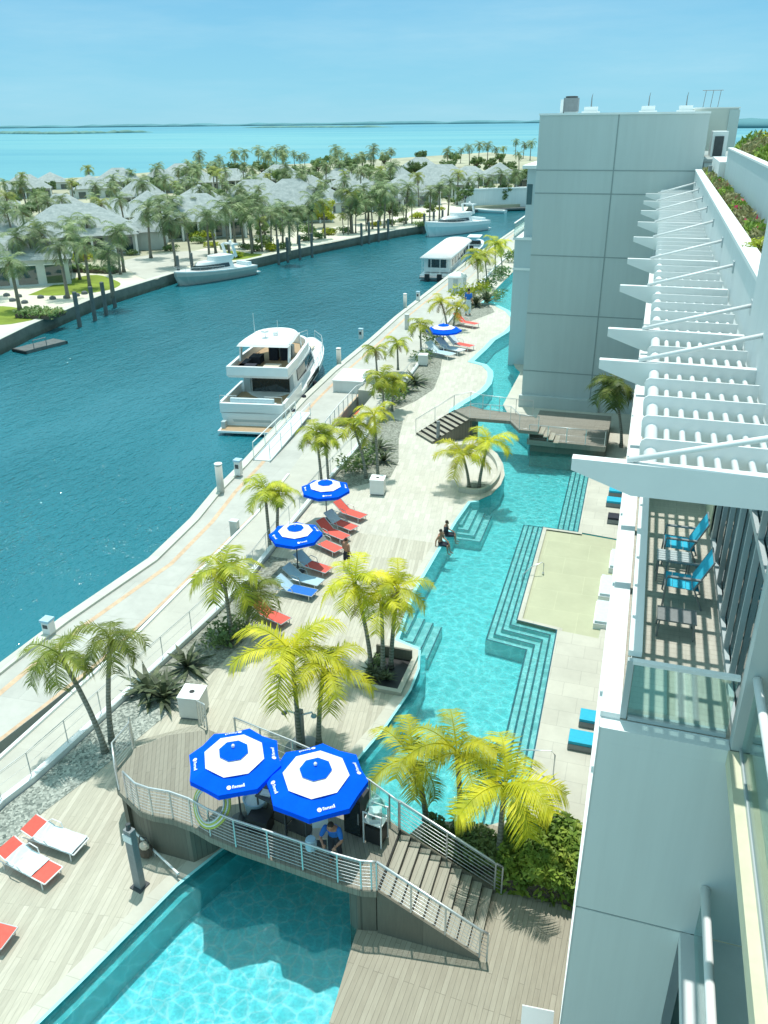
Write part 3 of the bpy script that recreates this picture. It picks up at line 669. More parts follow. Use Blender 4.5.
P(MB().box(.17, 10.815, 7.10, 2.0, 11.04, 7.14), 'wall_joint', M['joint']); P(MB().box(.17, 10.815, 2.97, 1.9, 11.04, 3.01), 'wall_joint', M['joint'])
# balcony slabs along the pool front
for z in (FZ, LZ, 3.0):
    P(MB().box(.17, 11.05, z-.26, 3.2, 61.0, z-.004), 'balcony_slab', M['offwhite'])
    P(MB().box(.14, 11.06, z-.3, .45, 61.0, z+.10), 'balcony_ledge', M['cap'])
P(MB().sheet([(.45, 11.05), (FX-.02, 11.05), (FX-.02, 20.1), (.45, 20.1)], FZ+.003), 'balcony_floor', M['balcdeck'])
P(MB().sheet([(.45, 20.3), (FX-.02, 20.3), (FX-.02, 61), (.45, 61)], FZ+.003), 'balcony_floor', M['balcdeck'])
P(MB().box(FX+.02, 11.05, 0, FX+.3, 61, 2.7).box(FX+.02, 11.05, 3.05, FX+.3, 61, 6.86), 'recessed_front', M['winglass'])
P(MB().box(.2, 61, -.2, 12, 61.2, 15), 'rear_wall', M['offwhite'])
# top-floor balcony: end wall beyond, party wall on the near side, glazing with frames
P(MB().box(.46, 20.1, FZ, FX+.2, 20.3, 15.3), 'balcony_divider', M['fin'])
P(MB().box(.46, 30.6, FZ, FX+.2, 30.8, 15.3).box(.46, 41.1, FZ, FX+.2, 41.3, 15.3).box(.46, 51.6, FZ, FX+.2, 51.8, 15.3), 'balcony_divider', M['fin'])
P(MB().box(2.102, 10.8, FZ+.01, 3.6, 11.04, 15.4), 'party_wall', M['tower'])
P(MB().box(FX+.08, 11.06, FZ, FX+.12, 60.9, 15.3), 'window_glass', M['winglass'])
fr = MB()
y = 11.1
k = 0
while y < 60.5:
    ww = .16 if k % 3 == 0 else .07
    fr.box(FX-.02, y, FZ+.01, FX+.07, y+ww, 15.28); y += 1.05 if k % 3 else 1.3; k += 1
fr.box(FX-.015, 11.08, FZ+.012, FX+.065, 60.8, FZ+.12).box(FX-.015, 11.08, 14.0, FX+.065, 60.8, 14.12).box(FX-.03, 11.08, 15.2, FX+.3, 60.8, 15.5)
P(fr, 'window_frame', M['gelgrey'])
P(MB().box(FX-.06, 18.3, FZ+.02, FX-.03, 19.95, 15.0), 'curtain', M['cream'])
# front balustrade: wide white cap on glass; the return on the end wall has a narrow cap
P(MB().box(.50, 11.25, FZ+.03, .515, 61, 12.42), 'glass_panel', M['glass'])
P(MB().box(.44, 11.2, 12.42, .64, 61, 12.52), 'hand_rail', M['cap'])
P(MB().box(.55, 11.1, FZ+.03, 2.05, 11.115, 12.36), 'glass_panel', M['glass'])
P(MB().box(.52, 11.06, 12.36, 2.08, 11.16, 12.42), 'hand_rail', M['cap'])
P(MB().box(.44, 11.07, FZ+.02, .54, 11.17, 12.41), 'corner_post', M['gelgrey'])
P(MB().box(.56, 11.05, FZ+.02, 2.04, 11.17, FZ+.09), 'glass_channel', M['gelgrey'])
# near balconies on the camera's side of the end wall
P(MB().box(2.07, 2.0, FZ-.28, 4.2, 10.79, FZ), 'balcony_slab', M['cream'])
P(MB().box(1.95, 2.0, LZ-.26, 4.2, 10.79, LZ), 'balcony_slab', M['offwhite'])
P(MB().box(2.24, 2.0, FZ+.04, 2.255, 10.76, 12.58), 'glass_panel', M['glass'])
P(MB().box(2.22, 2.0, FZ+.002, 2.275, 10.77, FZ+.09), 'glass_channel', M['gelgrey'])
P(MB().tube([(2.24, 10.78, 12.64), (2.24, 6, 12.64), (2.24, 2, 12.64)], .065, 12), 'hand_rail', M['cap'], smooth=True)
P(MB().box(2.17, 2.0, LZ+.04, 2.185, 10.76, 8.24), 'glass_panel', M['glass'])
P(MB().tube([(2.18, 10.78, 8.3), (2.18, 6, 8.3), (2.18, 2, 8.3)], .075, 12), 'hand_rail', M['cap'], smooth=True)
P(MB().box(3.5, 2, -.2, 3.7, 10.79, 15.3), 'recessed_front', M['winglass'])
for yy0 in (3.4, 5.2, 7.0, 8.8):
    P(MB().box(3.44, yy0, LZ+.01, 3.52, yy0+.12, FZ-.29).box(3.44, yy0, FZ+.01, 3.52, yy0+.12, 15.2), 'window_frame', M['gelgrey'])
# wall behind the trellis, planter on the roof step, upper wall
P(MB().box(FX+.06, 18.55, 15.5, FX+.4, 61, 16.95), 'upper_wall', M['offwhite'])
P(MB().box(FX+.02, 18.56, 16.95, FX+.42, 61.0, 17.05), 'parapet_cap', M['cap'])
P(MB().box(FX+.0, 13.5, 15.5, FX+.5, 18.54, 26), 'upper_wall', M['offwhite'])
P(MB().box(FX+.4, 18.55, 15.5, 3.3, 61, 16.75), 'planter_soil', M['soil'])
P(MB().box(3.3, 18.55, 15.5, 3.5, 50.2, 18.55), 'roof_wall', M['towerside'])
P(MB().box(3.27, 18.55, 18.552, 3.56, 50.2, 18.62), 'parapet_cap', M['cap'])
P(MB().box(3.5, 18.6, 15.6, 14, 50.2, 18.45), 'roof_garden_soil', M['soil'])
P(MB().box(3.42, 19, 0, 14, 61, 15.6), 'inner_block', M['offwhite'])
P(MB().box(FX+.4, 50.4, 15.6, 14, 61, 16.9), 'low_roof', M['cap'])
P(MB().box(3.0, 50.6, 16.9, 4.6, 58, 17.9).box(3.6, 58.2, 16.9, 5.5, 60.6, 17.4), 'roof_plant_box', M['white'])
P(MB().box(2.7, 55, 17.0, 2.9, 55.6, 17.5), 'roof_plant_box', M['greymetal'])

# slatted white trellis over the top balconies
PZ = 15.8
tr = thing('roof_trellis', 'white louvred roof trellis with long round tubes and tapered projecting beams', 'pergola', (0, 10.7, PZ))
BY = [10.72, 16.07, 18.8, 24.3, 29.4, 35.2, 40.7, 46.1, 51.7, 57.2]
def T(mb, name, m, **k):
    mb.v = [(x, y-10.7, z-PZ) for x, y, z in mb.v]; return mb.obj(name, m, tr, **k)
for by in BY:
    a = [(-.68, PZ-.17), (-.68, PZ), (FX+.0, PZ), (FX+.0, PZ-.46), (.15, PZ-.46)]
    mb = MB(); n = len(a)
    vs = [(x, by, z) for x, z in a]+[(x, by+.17, z) for x, z in a]
    mb.add(vs, [tuple(range(n)), tuple(range(2*n-1, n-1, -1))]+[(i, i+n, (i+1)%n+n, (i+1)%n) for i in range(n)])
    T(mb, 'tapered_beam', M['white'])
    T(MB().tube([(.05, by+.085, PZ+.02), (FX+.08, by+.085, 16.45)], .045, 8), 'tie_rod', M['white'], smooth=True)
    T(MB().obox((FX+.05, by+.085, 16.4), (.06, .3, .3)), 'tie_plate', M['gelgrey'])
for i, x in enumerate((.36, .59, .82, 1.05, 1.28, 1.51, 1.74, 1.97)):
    T(MB().tube([(x, 10.95, PZ-.22), (x, 61.1, PZ-.22)], .10 if i == 0 else .048, 12), 'round_tube', M['white'], smooth=True)
ys = []
for a, b in zip(BY, BY[1:]+[61.5]):
    n = max(2, round((b-a)/1.17)); ys += [a+(b-a)*k/n for k in range(1, n)]
for y in ys:
    lo_ = [( .20, -.10), (.22, -.03), (.28, .01), (FX-.05, .01), (FX-.05, -.40), (.30, -.40), (.22, -.34)]
    vs = [(x, y, PZ+z) for x, z in lo_]+[(x, y+.035, PZ+z) for x, z in lo_]; n = len(lo_)
    T(MB().add(vs, [tuple(range(n)), tuple(range(2*n-1, n-1, -1))]+[(i, i+n, (i+1)%n+n, (i+1)%n) for i in range(n)]), 'cross_blade', M['gelgrey'] if 0 else M['white'])

# ------------------------------------------------------------------ tower across the end of the pool
tw = thing('tower_block', 'blank grey panelled tower wall standing across the end of the pool', 'building', (-8.15, 61.26, 0))
def W(mb, name, m, root=tw, org=(-8.15, 61.26, 0), **k):
    mb.v = [(x-org[0], y-org[1], z-org[2]) for x, y, z in mb.v]; return mb.obj(name, m, root, **k)
W(MB().box(-8.15, 61.26, 0, 2.62, 84, 20.3), 'wall', M['tower'])
jm = MB()
for z in (2.79, 7.12, 11.27, 15.43, 16.91): jm.box(-8.15, 61.245, z-.035, 2.6, 61.262, z+.035)
jm.box(-3.03, 61.243, 0, -2.95, 61.262, 20.3)
W(jm, 'panel_joint', M['joint'])
W(MB().box(-8.2, 61.2, 20.3, 2.66, 84.05, 20.42), 'roof_edge', M['cap'])
W(MB().box(-8.3, 60.9, -.02, -2.3, 61.25, .9), 'base_kerb', M['tower'])
W(MB().box(-2.45, 61.15, .0, -.95, 61.25, 2.75), 'service_door', M['offwhite'])
W(MB().tube([(-2.25, 61.1, 1.2), (-2.25, 61.1, 1.45)], .03, 6), 'door_handle', M['darkmetal'])
wing = thing('tower_wing', 'pale balcony wing showing past the left edge of the grey tower', 'building', (-11, 73, 0))
def V(mb, name, m): return W(mb, name, m, wing, (-11, 73, 0))
V(MB().box(-11.15, 73, -.2, -6, 92, 10.8), 'wall', M['towerside'])
V(MB().box(-10.5, 73.6, 10.8, -6, 92, 16.4), 'upper_wall', M['towerside'])
V(MB().box(-11.3, 72.9, 10.8, -6, 92.2, 11.0).box(-11.2, 72.9, 8.3, -8, 73.0, 8.5), 'balcony_slab', M['cap'])
V(MB().box(-11.25, 72.95, 11.0, -11.2, 92, 12.1), 'glass_panel', M['glass'])
V(MB().box(-11.3, 72.9, 12.1, -11.15, 92, 12.18), 'hand_rail', M['cap'])
V(MB().box(-10.9, 73.2, 16.4, -6, 92, 16.65), 'roof_edge', M['cap'])
V(MB().box(-10.45, 73.58, 13.6, -10.0, 73.61, 15.2), 'window', M['winglass'])
# things on the tower roof
ac = thing('roof_cooling_unit', 'square grey cooling unit at the left edge of the tower roof', 'air conditioner', (-6.6, 66, 20.42))
MB().box(-.5, -.5, .12, .5, .5, 1.0).obj('casing', M['greymetal'], ac); MB().lathe([(.42, 0), (.44, .1), (.3, .12)], (0, 0, 1.0), 14).obj('fan_guard', M['darkmetal'], ac)
MB().box(-.7, -.6, 0, -.5, .6, .9).obj('side_panel', M['cap'], ac); MB().box(-.45, -.45, 0, .45, .45, .12).obj('base', M['cap'], ac)
an = thing('roof_mast', 'thin lightning mast on a white plinth, first along the tower roof', 'mast', (-5.2, 66, 20.42), group='masts along the tower roof')
MB().box(-.45, -.3, 0, .45, .3, .42).box(-.6, -.4, .0, .6, .4, .12).obj('plinth', M['cap'], an)
MB().tube([(0, 0, .4), (.0, 0, 1.0), (.05, 0, 1.25)], [.05, .035, .015], 6).obj('rod', M['greymetal'], an)
dup(an, (-1.3, 66, 20.42), 0, 'thin lightning mast on a white plinth, second along the tower roof')
dup(an, (1.2, 66.5, 20.42), 0, 'thin lightning mast on a white plinth, nearest the right end of the tower roof')
# further roofs to the right
fb = thing('beige_rooftop_block', 'hazy beige plant block on the roofs beyond the tower', 'building', (4, 82, 0))
W(MB().box(2.2, 80, 16, 5.6, 96, 20.75), 'wall', M['hazb'], fb, (4, 82, 0)); W(MB().box(4.9, 79.9, 16, 5.7, 96.1, 20.65), 'side_wall', M['haz'], fb, (4, 82, 0))
W(MB().box(2.1, 79.95, 20.75, 5.7, 96, 20.85), 'roof_edge', M['cap'], fb, (4, 82, 0))
fr_ = MB()
for x in (2.9, 3.5, 4.1): fr_.tube([(x, 84, 20.8), (x+.1, 84, 22.2)], .03, 5)
fr_.tube([(2.7, 84, 22.2), (4.4, 84, 22.2)], .03, 5)
W(fr_, 'aerial_frame', M['greymetal'], fb, (4, 82, 0))
lb = thing('low_white_annexe', 'low white roof annexe between the tower and the roof garden', 'building', (4, 64, 0))
W(MB().box(2.7, 62, 14, 6.5, 78, 17.4), 'wall', M['haz'], lb, (4, 64, 0)); W(MB().box(2.65, 61.9, 17.4, 6.6, 78, 17.6), 'roof', M['roof'], lb, (4, 64, 0))
W(MB().box(3.2, 66, 17.6, 4.2, 69, 19.2), 'stair_head', M['cap'], lb, (4, 64, 0)); W(MB().box(3.35, 65.95, 17.65, 3.95, 65.99, 18.9), 'door', M['darkmetal'], lb, (4, 64, 0))
hb = thing('distant_low_buildings', 'row of hazy low buildings far beyond the roof garden', 'buildings', (60, 420, 0))
r2 = random.Random(4)
for k in range(9):
    x, y, h = r2.uniform(20, 150), r2.uniform(260, 420), r2.uniform(7, 13)
    W(MB().box(x, y, -1, x+r2.uniform(12, 26), y+14, h), 'block', M['haz'], hb, (60, 420, 0))
cr = thing('radio_mast', 'thin lattice radio mast standing far off above the roof garden', 'mast', (40, 230, 0))
MB().tube([(0, 0, 0), (0, 0, 19), (.4, 0, 24)], [.5, .3, .12], 5).obj('pole', M['haz'], cr); MB().obox((0, 0, 20), (1.4, .5, .5)).obj('aerial', M['greymetal'], cr)

# ------------------------------------------------------------------ rails
def rail(name, label, pts, h=1.05, wires=5, step=1.6, parent=None, cat='railing', post=.022, wr=.008, top=.028, mat='steel', z_extra=0, group=None, postmat=None):
    """metal railing along base points (x,y,z): top rail and wires in one mesh, each post its own part"""
    org = Vector(pts[0])
    if parent is None: root = thing(name, label, cat, org, group=group); sub = root; o = org
    else: root = parent; o = Vector(root.location)
    P_ = [Vector(p)-o for p in pts]
    mb = MB(); mb.tube([p+Vector((0, 0, h)) for p in P_], top, 8)
    for k in range(wires):
        z = .12+(h-.2)*k/max(1, wires-1) if wires > 1 else h*.5
        mb.tube([p+Vector((0, 0, z)) for p in P_], wr, 5)
    ro = mb.obj('rail' if parent is None else name, M[mat], root, smooth=True)
    par = root if parent is None else ro
    q = resample(P_, step); meshes = {}
    pme = MB().box(-post, -post, 0, post, post, h).mesh('post', M[postmat or mat])
    for p in q[:100]:
        po = link('post', pme, par); po.location = p
    return root
# garden-kerb railing with slim posts and two wires
rail('garden_railing', 'long slim post and wire railing along the white garden kerb', [(p[0]+.11, p[1], .22) for p in clip([(a[0], a[1]) for a in KR], 12, 125)], 1.0, 3, 1.75, wr=.006, top=.014, post=.014)

# ------------------------------------------------------------------ bar bridge over the near pool
BZ = 1.65
br = thing('bar_bridge', 'arched timber footbridge with steel rails carrying the pool bar', 'footbridge', (-9, 16.4, 0))
def B(mb, name, m, parent=br, **k):
    mb.v = [(x+9, y-16.4, z) for x, y, z in mb.v]; return mb.obj(name, m, parent, **k)
SWE = smooth_line([(-13.6, 15.5), (-12.9, 15.15), (-12.3, 14.85), (-11.0, 14.95), (-9.6, 14.55), (-7.5, 14.38), (-5.4, 14.18), (-4.86, 14.3)], 1)
NEE = smooth_line([(-4.86, 16.55), (-6.3, 17.3), (-8.2, 17.9), (-10.6, 18.4), (-12.2, 18.75)], 1)
deckpoly = SWE + NEE + [(-13.4, 18.1), (-14.1, 17.2), (-14.15, 16.3)]
B(MB().prism(deckpoly, BZ-.22, BZ), 'deck', M['bardeck'])
B(MB().prism([(-13.35, 15.62), (-12.2, 15.0), (-10.85, 14.98), (-10.45, 15.5), (-9.55, 17.5), (-10.6, 18.2), (-12.3, 18.5), (-13.9, 17.2), (-14.0, 16.3)], -.02, BZ-.225), 'abutment', M['skirt'])
B(MB().prism([(-5.69, 14.45), (-5.4, 14.28), (-4.9, 14.38), (-4.9, 16.5), (-5.3, 16.8), (-5.62, 15.6)], -1.3, BZ-.225), 'abutment', M['skirt'])
# east stair
n = 9; rise = BZ/(n+1); run = 2.75/n
for k in range(n):
    x = -4.86+run*k; z = BZ-rise*(k+1)
    B(MB().box(x+.03, 14.42, z-.05, x+run+.02, 16.5, z), 'tread', M['tread'])
    B(MB().box(x+.01, 14.42, z-.02, x+.028, 16.5, z+rise-.02), 'riser', M['black'])
vs = [(-4.86, BZ-.02), (-4.86, -.01), (-2.05, -.01), (-2.05, .12)]
for y in (14.34, 16.5):
    m_ = MB(); m_.add([(x, y, z) for x, z in vs]+[(x, y+.07, z) for x, z in vs], [(0, 1, 2, 3), (7, 6, 5, 4), (0, 4, 5, 1), (1, 5, 6, 2), (2, 6, 7, 3), (3, 7, 4, 0)])
    B(m_, 'stair_side', M['skirt'])
# north-west stair going down to the far deck
for k in range(7):
    z = BZ-.2*(k+1)
    a = Vector((-14.0, 17.25)); b = Vector((-12.3, 18.72)); d = Vector((-.65, .76))*.3*(k)
    q = [a+d, b+d, b+d+Vector((-.65, .76))*.31, a+d+Vector((-.65, .76))*.31]
    B(MB().prism([(p.x, p.y) for p in q], z-.06, z), 'tread', M['tread'])
def brail(name, pts, **k): return rail(name, None, pts, parent=br, **k)
brail('front_railing', [(p[0]*1.0, p[1]+.05, BZ) for p in SWE[2:]], wires=8, step=1.05, post=.02, wr=.009, top=.03)
brail('stair_railing', [(-4.86, 14.36, BZ), (-2.05, 14.36, .12), (-1.85, 14.36, .05)], wires=7, step=1.25, wr=.009, top=.03)
brail('stair_railing', [(-4.9, 16.55, BZ), (-2.05, 16.55, .12), (-1.85, 16.55, .05)], wires=7, step=1.5, wr=.009, top=.03)
brail('rear_railing', [(p[0], p[1]-.05, BZ) for p in NEE[:-2]], wires=4, step=1.5, wr=.007, top=.026)
brail('side_railing', [(-13.5, 15.5, BZ), (-14.1, 16.25, BZ), (-14.12, 17.2, BZ), (-15.2, 18.6, .5)], wires=8, step=.9, wr=.008, top=.028)
brail('side_railing', [(-12.25, 18.75, BZ), (-13.5, 20.2, .4)], wires=5, step=.9, wr=.008, top=.026)
B(MB().box(-13.43, 15.45, -.0, -13.3, 15.62, 1.45), 'edge_post', M['skirt'])

# second footbridge in front of the tower
b2 = thing('far_footbridge', 'grey timber footbridge with stairs crossing the pool below the tower', 'footbridge', (-9.5, 54, 0))
def B2(mb, name, m, **k):
    mb.v = [(x+9.5, y-54, z) for x, y, z in mb.v]; return mb.obj(name, m, b2, **k)
Z2 = 1.5
B2(MB().prism([(-11.9, 54.3), (-10.5, 52.9), (-7.7, 53.0), (-6.85, 51.4), (-5.6, 51.4), (-5.6, 52.9), (-6.4, 54.6), (-10.0, 55.0), (-11.0, 55.6)], Z2-.22, Z2), 'deck', M['boardwalk'])
n = 8
A0, A1 = Vector((-11.95, 54.35)), Vector((-10.45, 52.85)); dd = Vector((-.82, -.62)).normalized()
for k in range(n):
    z = Z2-.165*(k+1); a = A0+dd*.36*k; b = A1+dd*.36*k; c = dd*.33
    B2(MB().prism([tuple(a), tuple(b), tuple(b+c), tuple(a+c)], z-.06, z), 'tread', M['tread'])
    B2(MB().prism([tuple(a-dd*.03), tuple(b-dd*.03), tuple(b-dd*.01), tuple(a-dd*.01)], z-.0, z+.15), 'riser', M['black'])
e1 = A1+dd*.36*n
m_ = MB(); p0, p1 = A1, e1
m_.add([(p0.x, p0.y, Z2-.02), (p1.x, p1.y, .1), (p1.x, p1.y, 0), (p0.x, p0.y, 0)], [(0, 1, 2, 3)])
p0, p1 = A0, A0+dd*.36*n
m_.add([(p0.x, p0.y, Z2-.02), (p1.x, p1.y, .1), (p1.x, p1.y, 0), (p0.x, p0.y, 0)], [(0, 1, 2, 3)])
B2(m_, 'stair_side', M['skirt'])
B2(MB().prism([(-11.8, 54.1), (-10.6, 52.95), (-10.35, 53.1), (-10.2, 54.6), (-11.0, 55.3)], -1.2, Z2-.225), 'abutment', M['skirt'])
B2(MB().prism([(-6.3, 51.6), (-1.2, 51.6), (-1.2, 58.0), (-6.3, 58.0)], .45, .8), 'boardwalk', M['boardwalk'])
B2(MB().prism([(-6.1, 51.9), (-1.25, 51.9), (-1.25, 57.8), (-6.1, 57.8)], -1.2, .447), 'boardwalk_base', M['skirt'])
for k in range(4):
    z = Z2-.17*(k+1)
    B2(MB().box(-5.58+.34*k, 51.45, z-.06, -5.26+.34*k, 52.9, z), 'tread', M['tread'])
def b2rail(name, pts, **k): return rail(name, None, pts, parent=b2, **k)
b2rail('railing', [(-10.5, 52.9, Z2), (-7.7, 53.0, Z2), (-6.85, 51.42, Z2), (-5.6, 51.42, Z2)], wires=2, step=1.3, wr=.007, top=.02, post=.018)
b2rail('railing', [(-11.95, 54.4, Z2), (-11.0, 55.55, Z2), (-10.0, 54.98, Z2), (-6.4, 54.58, Z2)], wires=2, step=1.3, wr=.007, top=.02, post=.018)
b2rail('stair_railing', [(A0.x, A0.y, Z2), (A0.x+dd.x*2.9, A0.y+dd.y*2.9, .1)], wires=2, step=1.4, wr=.007, top=.02, post=.018)
b2rail('boardwalk_railing', [(-6.2, 51.65, .8), (-1.3, 51.65, .8)], wires=3, step=1.2, wr=.007, top=.02, post=.02)
B2(MB().tube([(-12.4, 51.6, 0), (-12.4, 51.6, 1.5)], .12, 10), 'shower_post', M['greymetal'])

# ------------------------------------------------------------------ palms and plants
def frond(mb, r, az, elev, L, droop, nl, lw, ll, curl=.0):
    """one feather leaf: an arching rib carrying drooping leaflets"""
    pts = []; p = Vector((0, 0, 0)); a = elev; seg = L/8
    for k in range(9):
        pts.append(p.copy()); d = Vector((math.cos(a)*math.cos(az+curl*k), math.cos(a)*math.sin(az+curl*k), math.sin(a)))
        p = p + d*seg; a -= droop/8*(1+k*.12)
    mb.tube(pts, [.03*L/2+.004-.003*k*L/2 if k < 9 else .004 for k in range(9)], 3, cap=False)
    for k in range(nl):
        t = .10+.88*k/(nl-1); f = t*8; i = min(7, int(f)); c = pts[i].lerp(pts[i+1], f-i)
        tg = (pts[i+1]-pts[i]).normalized(); side = tg.cross(Vector((0, 0, 1)))
        if side.length < .05: side = Vector((-math.sin(az), math.cos(az), 0))
        side.normalize(); upv = side.cross(tg)
        le = ll*(.55+.9*math.sin(math.pi*min(1, t*.8+.12)))*r.uniform(.85, 1.1)
        for s in (-1, 1):
            tip = c+side*s*le*.80+tg*le*.5-Vector((0, 0, 1))*le*r.uniform(.18, .62)+upv*le*.08
            mid = c.lerp(tip, .5)+Vector((0, 0, 1))*le*.10
            wv = tg*lw
            mb.add([c-wv*.5, c+wv*.5, mid+wv*.55, tip, mid-wv*.55], [(0, 1, 2, 4), (4, 2, 3)])
def crown(seed, n=15, L=2.0, nl=26, lw=.05, ll=.55, lo=-.35, hi=1.25, droop=1.5, dry=True):
    r = random.Random(seed); mb = MB()
    if dry: mb.mat(1); frond(mb, r, r.uniform(0, 6), -.55, L*.75, .8, max(8, nl//2), lw, ll*.7); frond(mb, r, r.uniform(0, 6), -.8, L*.6, .6, max(8, nl//2), lw, ll*.6); mb.mat(0)
    for k in range(n):
        t = (k+.5)/n; az = k*2.39996+r.uniform(-.25, .25); el = hi+(lo-hi)*t**.9+r.uniform(-.15, .15)
        frond(mb, r, az, el, L*r.uniform(.82, 1.1), droop*r.uniform(.8, 1.2), nl, lw, ll, r.uniform(-.04, .04))
    mb.ball((0, 0, -.1), (.09*L/2+.03, .09*L/2+.03, .22), 8, 5)
    return mb
CROWNS = {}
for key, m, cnt, kw in (('gold', 'gold', 3, dict(n=9, L=2.1, nl=40, lw=.037, ll=.54, droop=1.2, lo=-.05)), ('lime', 'lime', 3, dict(n=10, L=1.75, nl=34, lw=.042, ll=.48, droop=1.35, lo=-.2)),
                        ('olive', 'olive', 2, dict(n=11, L=1.65, nl=32, lw=.033, ll=.46, droop=1.75, lo=-.3)), ('dark', 'darkfrond', 1, dict(n=16, L=2.0, nl=26, lw=.06, ll=.6)),
                        ('far', 'farfrond', 5, dict(n=13, L=3.6, nl=20, lw=.10, ll=1.0, droop=1.35, lo=-.6, hi=1.35)), ('fary', 'farfrond2', 2, dict(n=11, L=3.0, nl=18, lw=.10, ll=.9, droop=1.3, hi=1.35))):
    CROWNS[key] = [crown(hash_, **kw).mesh(key+'_crown', [M[m], M['dry']]) for hash_ in range(11+len(key), 11+len(key)+cnt)]
def palm(x, y, h, lean, kind, label, group=None, z0=0, r=.085, var=0, scale=1, trunk='trunk'):
    t = thing('palm_tree', label, 'palm', (x, y, z0), group=group)
    rr = random.Random(int(x*100)+int(y*10)); ly = rr.uniform(-.03, .03)*h
    pts = [(lean*u**1.6, ly*u**1.5, h*u) for u in (0, .1, .25, .45, .65, .85, 1)]
    MB().tube(pts, [r*1.7, r*1.25, r*1.1, r, r*.95, r*.9, r*1.1], 8).obj('trunk', M[trunk], t, smooth=True)
    c = link('crown', CROWNS[kind][var % len(CROWNS[kind])], t); c.location = (lean, ly, h); c.rotation_euler = (rr.uniform(-.1, .1), rr.uniform(-.1, .1), rr.uniform(0, 6.28)); c.scale = (scale,)*3
    return t
NEARP = [
 ((-16.25, 18.32, 3.92, -1.12), 'olive', 1.0, 'dark olive palm leaning left over the gravel bed, leftmost of the near pair'),
 ((-16.32, 18.84, 4.54, 0.73), 'olive', .95, 'dark olive palm standing upright in the gravel bed, right one of the near pair'),
 ((-15.11, 25.87, 3.34, -0.12), 'lime', 1.1, 'broad green palm over the dark shrubs beside the kerb railing, taller of the two'),
 ((-14.76, 26.60, 2.13, 0.61), 'olive', .95, 'drooping green palm beside the dark shrubs, lower and to the right of its taller neighbour'),
 ((-9.76, 20.59, 3.89, -0.14), 'gold', 1.08, 'large golden palm on the timber deck right behind the pair of blue umbrellas'),
 ((-9.15, 20.88, 3.39, 0.38), 'gold', .9, 'golden palm on the timber deck, right-hand trunk of the pair behind the blue umbrellas'),
 ((-8.77, 25.68, 3.94, -0.58), 'gold', .85, 'golden palm leaning left out of the sunken deck planter'),
 ((-8.22, 25.57, 3.30, -0.01), 'gold', .75, 'low golden palm in the middle of the sunken deck planter'),
 ((-7.99, 25.91, 3.82, 0.30), 'gold', .75, 'golden palm nearest the water in the sunken deck planter'),
 ((-4.61, 18.59, 2.47, -0.47), 'gold', .8, 'golden palm with a thin trunk nearest the bar, behind the bridge stair'),
 ((-3.43, 18.27, 3.31, -0.19), 'gold', .85, 'golden palm rising between the other two beside the bridge stair'),
 ((-2.11, 17.50, 3.19, 0.03), 'gold', .98, 'golden palm in the hedge beside the bridge stair, furthest right'),
 ((-17.06, 34.03, 3.30, -0.08), 'lime', .85, 'green palm behind the middle blue umbrella, left trunk of its pair'),
 ((-16.75, 34.35, 3.08, 0.28), 'lime', .7, 'green palm behind the middle blue umbrella, right trunk of its pair'),
 ((-17.15, 41.73, 3.69, -0.21), 'lime', .85, 'green palm above the upper blue umbrella, left trunk of its pair'),
 ((-16.64, 41.58, 3.49, -0.10), 'lime', .75, 'green palm above the upper blue umbrella, right trunk of its pair'),
 ((-15.18, 44.22, 3.41, -0.76), 'lime', 1.0, 'yellow green palm beside the white bin in the middle bed, left trunk'),
 ((-14.46, 44.42, 4.10, -0.20), 'gold', .75, 'yellow green palm beside the white bin in the middle bed, right trunk'),
 ((-17.71, 56.08, 2.87, -0.13), 'lime', 1.0, 'green palm leaning over the walkway beside the curved planting bed, left trunk'),
 ((-17.40, 57.15, 2.38, 0.17), 'lime', .85, 'green palm beside the curved planting bed, right trunk'),
 ((-21.52, 66.23, 2.21, -0.15), 'lime', .85, 'yellow green palm on the walkway by the bow of the large yacht, left one'),
 ((-20.20, 68.25, 2.43, -0.09), 'lime', .9, 'yellow green palm on the walkway past the bow of the large yacht, right one'),
 ((-19.66, 74.17, 2.85, -0.13), 'lime', .95, 'yellow green palm in front of the furthest blue umbrella'),
 ((-19.56, 84.49, 2.90, -0.72), 'gold', .9, 'golden palm behind the furthest blue umbrella'),
 ((-18.95, 84.65, 2.33, 0.36), 'gold', .8, 'low golden palm to the right behind the furthest blue umbrella'),
 ((-8.71, 44.48, 2.09, -0.44), 'gold', .95, 'golden palm on the round pool island, left trunk'),
 ((-8.13, 44.65, 3.01, 0.47), 'gold', .9, 'golden palm leaning right on the round pool island'),
 ((-0.26, 54.06, 4.25, -0.99), 'dark', 1.0, 'dark green palm in the shade at the foot of the grey tower'),
 ((-20.91, 107.71, 4.17, -0.30), 'lime', 1.25, 'yellow green palm in the row by the covered boat, nearest one'),
 ((-20.04, 109.41, 4.20, -0.59), 'gold', 1.1, 'yellow green palm in the row by the covered boat, second one'),
 ((-21.00, 120.54, 4.29, -0.21), 'lime', 1.3, 'yellow green palm in the row by the covered boat, tallest one'),
 ((-20.95, 126.08, 3.02, -0.61), 'gold', 1.2, 'yellow green palm in the row by the covered boat, furthest one'),
]
for i, ((x, y, h, le), k, s, lab) in enumerate(NEARP):
    palm(x, y, h, le, k, lab, 'palms along the pool deck', var=i, scale=s)
